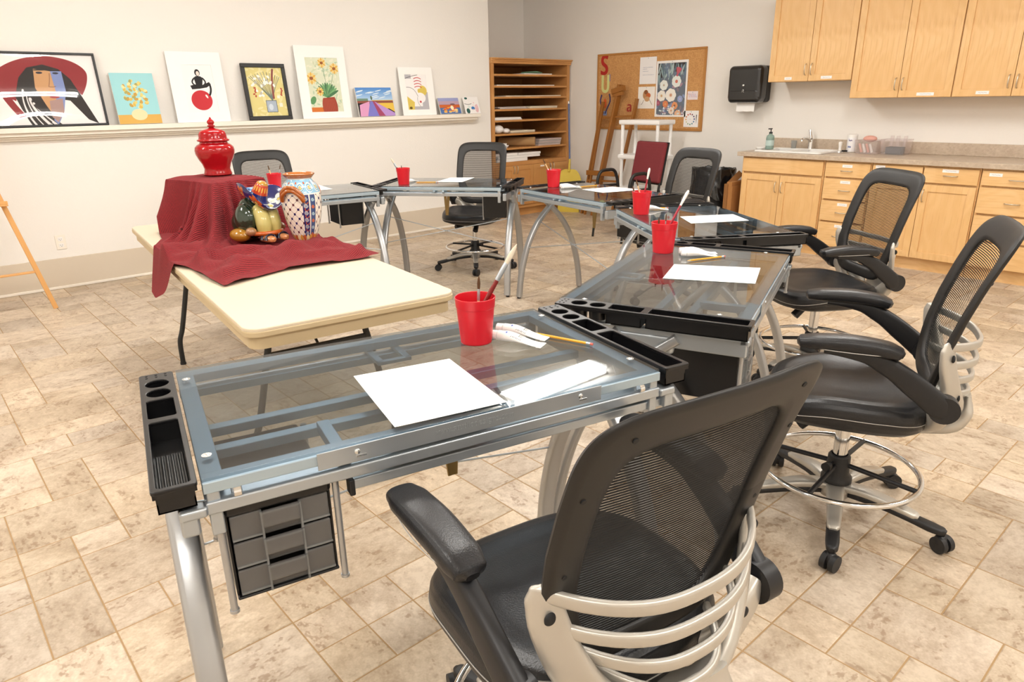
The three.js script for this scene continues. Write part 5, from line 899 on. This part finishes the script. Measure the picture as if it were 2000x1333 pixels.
{
  let t = atop('soap_bottle', 'clear green hand soap bottle with black pump beside the sink', 'soap bottle', 6.42, -3.50, .912);
  mesh('bottle', lathe([[0, 0], [.036, 0], [.038, .006], [.038, .105], [.034, .125], [.016, .138], [.014, .146]], 30), M.soap, t); mesh('label', new THREE.CylinderGeometry(.0385, .0385, .05, 30, 1, true).translate(0, .06, 0), M.soapLabel, t); mesh('pump', [cyl(0, .152, 0, .016, .016, 18), cyl(0, .172, 0, .005, .028, 10), rbox(-.01, .01, .184, .194, -.012, .04, .004)], M.black, t);
  t = atop('soap_dish', 'low white soap dish beside the soap bottle', 'dish', 6.36, -3.56, .912); mesh('body', lathe([[0, .004], [.03, .004], [.044, .020], [.046, .020], [.034, 0], [0, 0]], 24), M.white, t);
  t = atop('brush_holder', 'small clear tumbler with dark base behind the sink', 'tumbler', 6.70, -3.40); mesh('base', cyl(0, .008, 0, .024, .015, 20), M.blackMatte, t); mesh('glass', lathe([[.024, .015], [.028, .085], [.026, .085], [.022, .017]], 24), M.clear, t);
  t = atop('side_sprayer', 'white sink side sprayer in a chrome collar', 'sprayer', 6.60, -2.905); mesh('collar', lathe([[.024, 0], [.022, .012], [.015, .016], [0, .016]], 20), M.chrome, t); mesh('body', lathe([[.011, .014], [.012, .05], [.016, .08], [.015, .092], [0, .096]], 20), M.white, t);
  t = atop('wipes_canister', 'white cleaning wipes canister with blue lettering', 'canister', 6.69, -2.84); mesh('body', lathe([[0, 0], [.042, 0], [.043, .004], [.043, .135], [.04, .14]], 32), M.white, t); mesh('lid', lathe([[.0435, .136], [.0435, .152], [.038, .158], [0, .158]], 32), M.white, t);
  mesh('printed_wrap', new THREE.CylinderGeometry(.0434, .0434, .12, 32, 1, true, -1.2, 2.4).translate(0, .07, 0), std(0xffffff, .4, 0, { map: canvasTex(256, 128, (c, w, h) => { c.fillStyle = '#f4f3f5'; c.fillRect(0, 0, w, h); c.fillStyle = '#4a3f78'; for (let i = 0; i < 9; i++) c.fillRect(88 + i * 9, 20 + (i * 5) % 7 - (i ? 0 : 8), 8, i ? 9 : 17); c.fillStyle = '#4a5c96'; for (let i = 0; i < 8; i++) c.fillRect(84 + i * 9, 76 + (i * 7) % 9, 8, 14); }) }), t);
  t = atop('sink_stopper', 'black and steel sink stopper lying on the counter', 'stopper', 6.60, -2.86); mesh('plate', lathe([[0, .0], [.035, .0], [.038, .006], [.02, .012], [0, .012]], 24), M.chrome, t); mesh('rubber', lathe([[.0, .012], [.026, .012], [.024, .020], [0, .022]], 24), M.blackMatte, t);
  const bin = (label, x, z, w, h, d, fill) => { const b = atop('plastic_bin', label, 'bin', x, z), S = (k, y) => [k * w / 2, y, k * d / 2]; const wall = (sx, sz) => sheet(1, 1, (u, v) => { const k = 1 + .14 * v, a = sx ? sx * w / 2 * k : lerp(-1, 1, u) * w / 2 * k, c = sz ? sz * d / 2 * k : lerp(-1, 1, u) * d / 2 * k; return [a, v * h, c]; }); mesh('tub', [wall(1, 0), wall(-1, 0), wall(0, 1), wall(0, -1), box(-w / 2, w / 2, 0, .002, -d / 2, d / 2)], M.binPlastic, b); mesh('rim', [rod([-w * .57, h, d * .57], [w * .57, h, d * .57], .003), rod([-w * .57, h, -d * .57], [w * .57, h, -d * .57], .003), rod([w * .57, h, -d * .57], [w * .57, h, d * .57], .003), rod([-w * .57, h, -d * .57], [-w * .57, h, d * .57], .003)], M.binPlastic, b); fill(b, w, h, d); };
  bin('clear plastic bin of paint tubes and a pink pack beside the wipes', 6.62, -2.655, .17, .115, .14, (b, w, h, d) => { for (let i = 0; i < 4; i++) mesh('content', [rod([-.05 + i * .03, .012, .03], [-.07 + i * .03, .085, .045], .011, .009, 10)], i % 2 ? M.white : M.pinkish, b); mesh('content', [ball(-.01, .125, -.02, .06, .028, .04, 14)], M.pinkish, b); });
  bin('clear plastic bin with dark contents at the backsplash', 6.66, -2.445, .18, .125, .15, (b) => { mesh('content', [rbox(-.07, .06, .004, .062, -.05, .05, .006)], M.greyDark, b); for (const x of [-.05, .0, .06]) mesh('content', [cyl(x, .11, -.02, .016, .09, 16)], M.binPlastic, b); });
}
{ // paper towel dispenser
  const t = onWall('towel_dispenser', 'black wall mounted paper towel dispenser beside the cabinets', 'dispenser', 1.335, -3.945), W = .185, H = .35, Dd = .23;
  mesh('back_shell', rbox(-W + .004, W - .004, .004, H - .004, 0, .12, .03, 4), M.black, t);
  mesh('front_cover', rbox(-W, W, .012, H, .08, Dd, .045, 5), M.dispenser, t); mesh('lower_cover', rbox(-W + .01, W - .01, .0, .14, .07, Dd + .004, .04, 5), M.dispenser, t);
  mesh('lock_plate', ball(0, .165, Dd + .001, .013, .010, .006, 14), M.screw, t); mesh('emblem', [tube([[-.008, .10, Dd + .005], [.0, .125, Dd + .005], [.012, .118, Dd + .005], [.004, .105, Dd + .005], [.018, .10, Dd + .005]], .0022, 6, 30)], M.screw, t);
  mesh('paper_towel', sheet(12, 6, (u, v) => [lerp(-.10, .10, u), .005 - v * .085 - (v > .99 ? .006 * Math.abs(Math.sin(u * 30)) : 0), .15 + .01 * v]), M.paper, t);
}

// ================================================================ WHITE SHELF, ARMCHAIR, DUSTPAN, BIN, BOX
{
  const t = thing('plastic_shelf', 'white plastic shelf unit in front of the cork board', 'shelf', [6.40, 0, -4.965], -Math.PI / 2), W = .275, D = .15;
  for (const y of [.04, .40, .755, 1.125]) { mesh('shelf', [rbox(-W, W, y, y + .045, -D, D, .012, 3), rbox(-W + .006, W - .006, y - .004, y + .01, -D + .006, D - .006, .004)], M.whitePlastic, t); }
  for (const sx of [-1, 1]) for (const sz of [-1, 1]) mesh('post', [cyl(sx * (W - .035), .565, sz * (D - .035), .019, 1.13, 20), ...[.40, .755].map(y => new THREE.CylinderGeometry(.026, .026, .075, 20).translate(sx * (W - .035), y + .02, sz * (D - .035)))], M.whitePlastic, t);
}
{
  const t = thing('arm_chair', 'burgundy upholstered chair with black arms before the white shelf', 'chair', [5.74, 0, -4.66], 78 * R2D);
  mesh('seat', rbox(-.235, .235, .42, .485, -.24, .22, .028, 4), M.redFabric, t);
  mesh('backrest', rbox(-.225, .225, -.20, .21, -.024, .024, .022, 4).rotateX(.19).translate(0, .76, .265), M.redFabric, t);
  mesh('back_shell', rbox(-.232, .232, -.215, .215, 0, .014, .01, 3).rotateX(.19).translate(0, .757, .284), M.blackMatte, t);
  for (const s of [-1, 1]) {
    mesh('leg', rod([s * .235, .47, -.20], [s * .245, .0, -.255], .016, .012, 12), M.foldLeg, t); mesh('leg', rod([s * .225, .50, .22], [s * .235, .0, .29], .016, .012, 12), M.foldLeg, t);
    mesh('arm', [tube([[s * .262, .43, -.17], [s * .268, .58, -.19], [s * .268, .668, -.15], [s * .268, .685, -.05], [s * .266, .675, .02], [s * .262, .60, .06], [s * .25, .43, .08]], .017, 10, 50), rod([s * .266, .525, -.175], [s * .262, .525, .07], .013, .013, 10)], M.foldLeg, t);
    mesh('back_post', rod([s * .21, .46, .225], [s * .21, .94, .315], .013, .013, 10), M.foldLeg, t);
  }
  mesh('seat_frame', rbox(-.22, .22, .395, .42, -.21, .2, .008), M.foldLeg, t);
}
{
  const t = thing('dustpan', 'yellow dustpan on a long blue handle leaning beside the paper rack', 'dustpan', [6.60, .10, -6.33], -60 * R2D);
  const H = .22, s = new THREE.Shape(); s.moveTo(-.165, 0); s.lineTo(.165, 0); s.bezierCurveTo(.165, .10, .12, .185, .06, .20); s.lineTo(-.06, .20); s.bezierCurveTo(-.12, .185, -.165, .10, -.165, 0);
  mesh('pan', [extrude(s, .006, .004).rotateX(-.12).translate(0, .24, 0), box(-.155, .155, .24, .30, -.02, .015)], M.yellow, t); mesh('neck', loft([[0, .41, -.005, .03, .014], [0, .46, -.02, .016, .014], [0, .57, -.04, .013, .012]], { ref: [1, 0, 0], e: 3, sub: 3 }), M.yellow, t);
  mesh('handle', rod([0, .55, -.035], [-.05, 1.24, -.15], .0115, .0115, 12), M.blueHandle, t); mesh('grip', rod([-.05, 1.235, -.149], [-.053, 1.27, -.155], .010, .008, 10), M.white, t);
  mesh('broom_head', [box(-.14, .14, -.10, .05, -.02, .02), box(-.155, .155, .05, .25, -.015, .012)], M.yellow, t);
}
{
  const t = thing('trash_can', 'black trash can lined with a shiny black bag beside the cabinet', 'trash can', [6.40, 0, -4.07]);
  mesh('body', lathe([[0, .0], [.155, 0], [.16, .01], [.195, .62], [.20, .64]], 36), M.blackMatte, t);
  mesh('bag', sheet(90, 22, (u, v) => { const a = u * 2 * Math.PI, n = fbm(u * 22, v * 6, 22, 3) - .5, n2 = Math.abs(Math.sin(a * 13 + 5 * n)); const P = [[.165, .60], [.198, .66], [.208, .70], [.213, .70], [.212, .60], [.222, .48], [.224, .42]], f = v * 6, k = Math.min(5, Math.floor(f)), q = f - k, lip = smooth(.3, .5, v); return [Math.cos(a) * (lerp(P[k][0], P[k + 1][0], q) + lip * (.028 * n + .012 * n2 * v)), lerp(P[k][1], P[k + 1][1], q) + .05 * n * smooth(.1, .4, v) + (v > .9 ? .03 * Math.sin(a * 5) : 0), Math.sin(a) * (lerp(P[k][0], P[k + 1][0], q) + lip * (.028 * n + .012 * n2 * v))]; }, true), M.bag, t);
}
{
  const t = thing('cardboard_box', 'flattened brown cardboard box between trash can and sink cabinet', 'box', [6.36, 0, -3.765], 0);
  mesh('body', [rbox(-.14, .30, 0, .60, -.035, .02, .002)], M.cardboard, t); mesh('flap', [rbox(-.15, -.10, .05, .58, -.06, -.02, .002), loft([[.0, .60, -.01, .12, .0015], [-.02, .64, -.05, .12, .0015]], { ref: [0, 0, 1], e: 8 })], M.cardboardDark, t); mesh('flap', rbox(-.145, .30, 0, .56, .022, .03, .002), M.cardboard, t);
}
renderer.render(scene, camera);
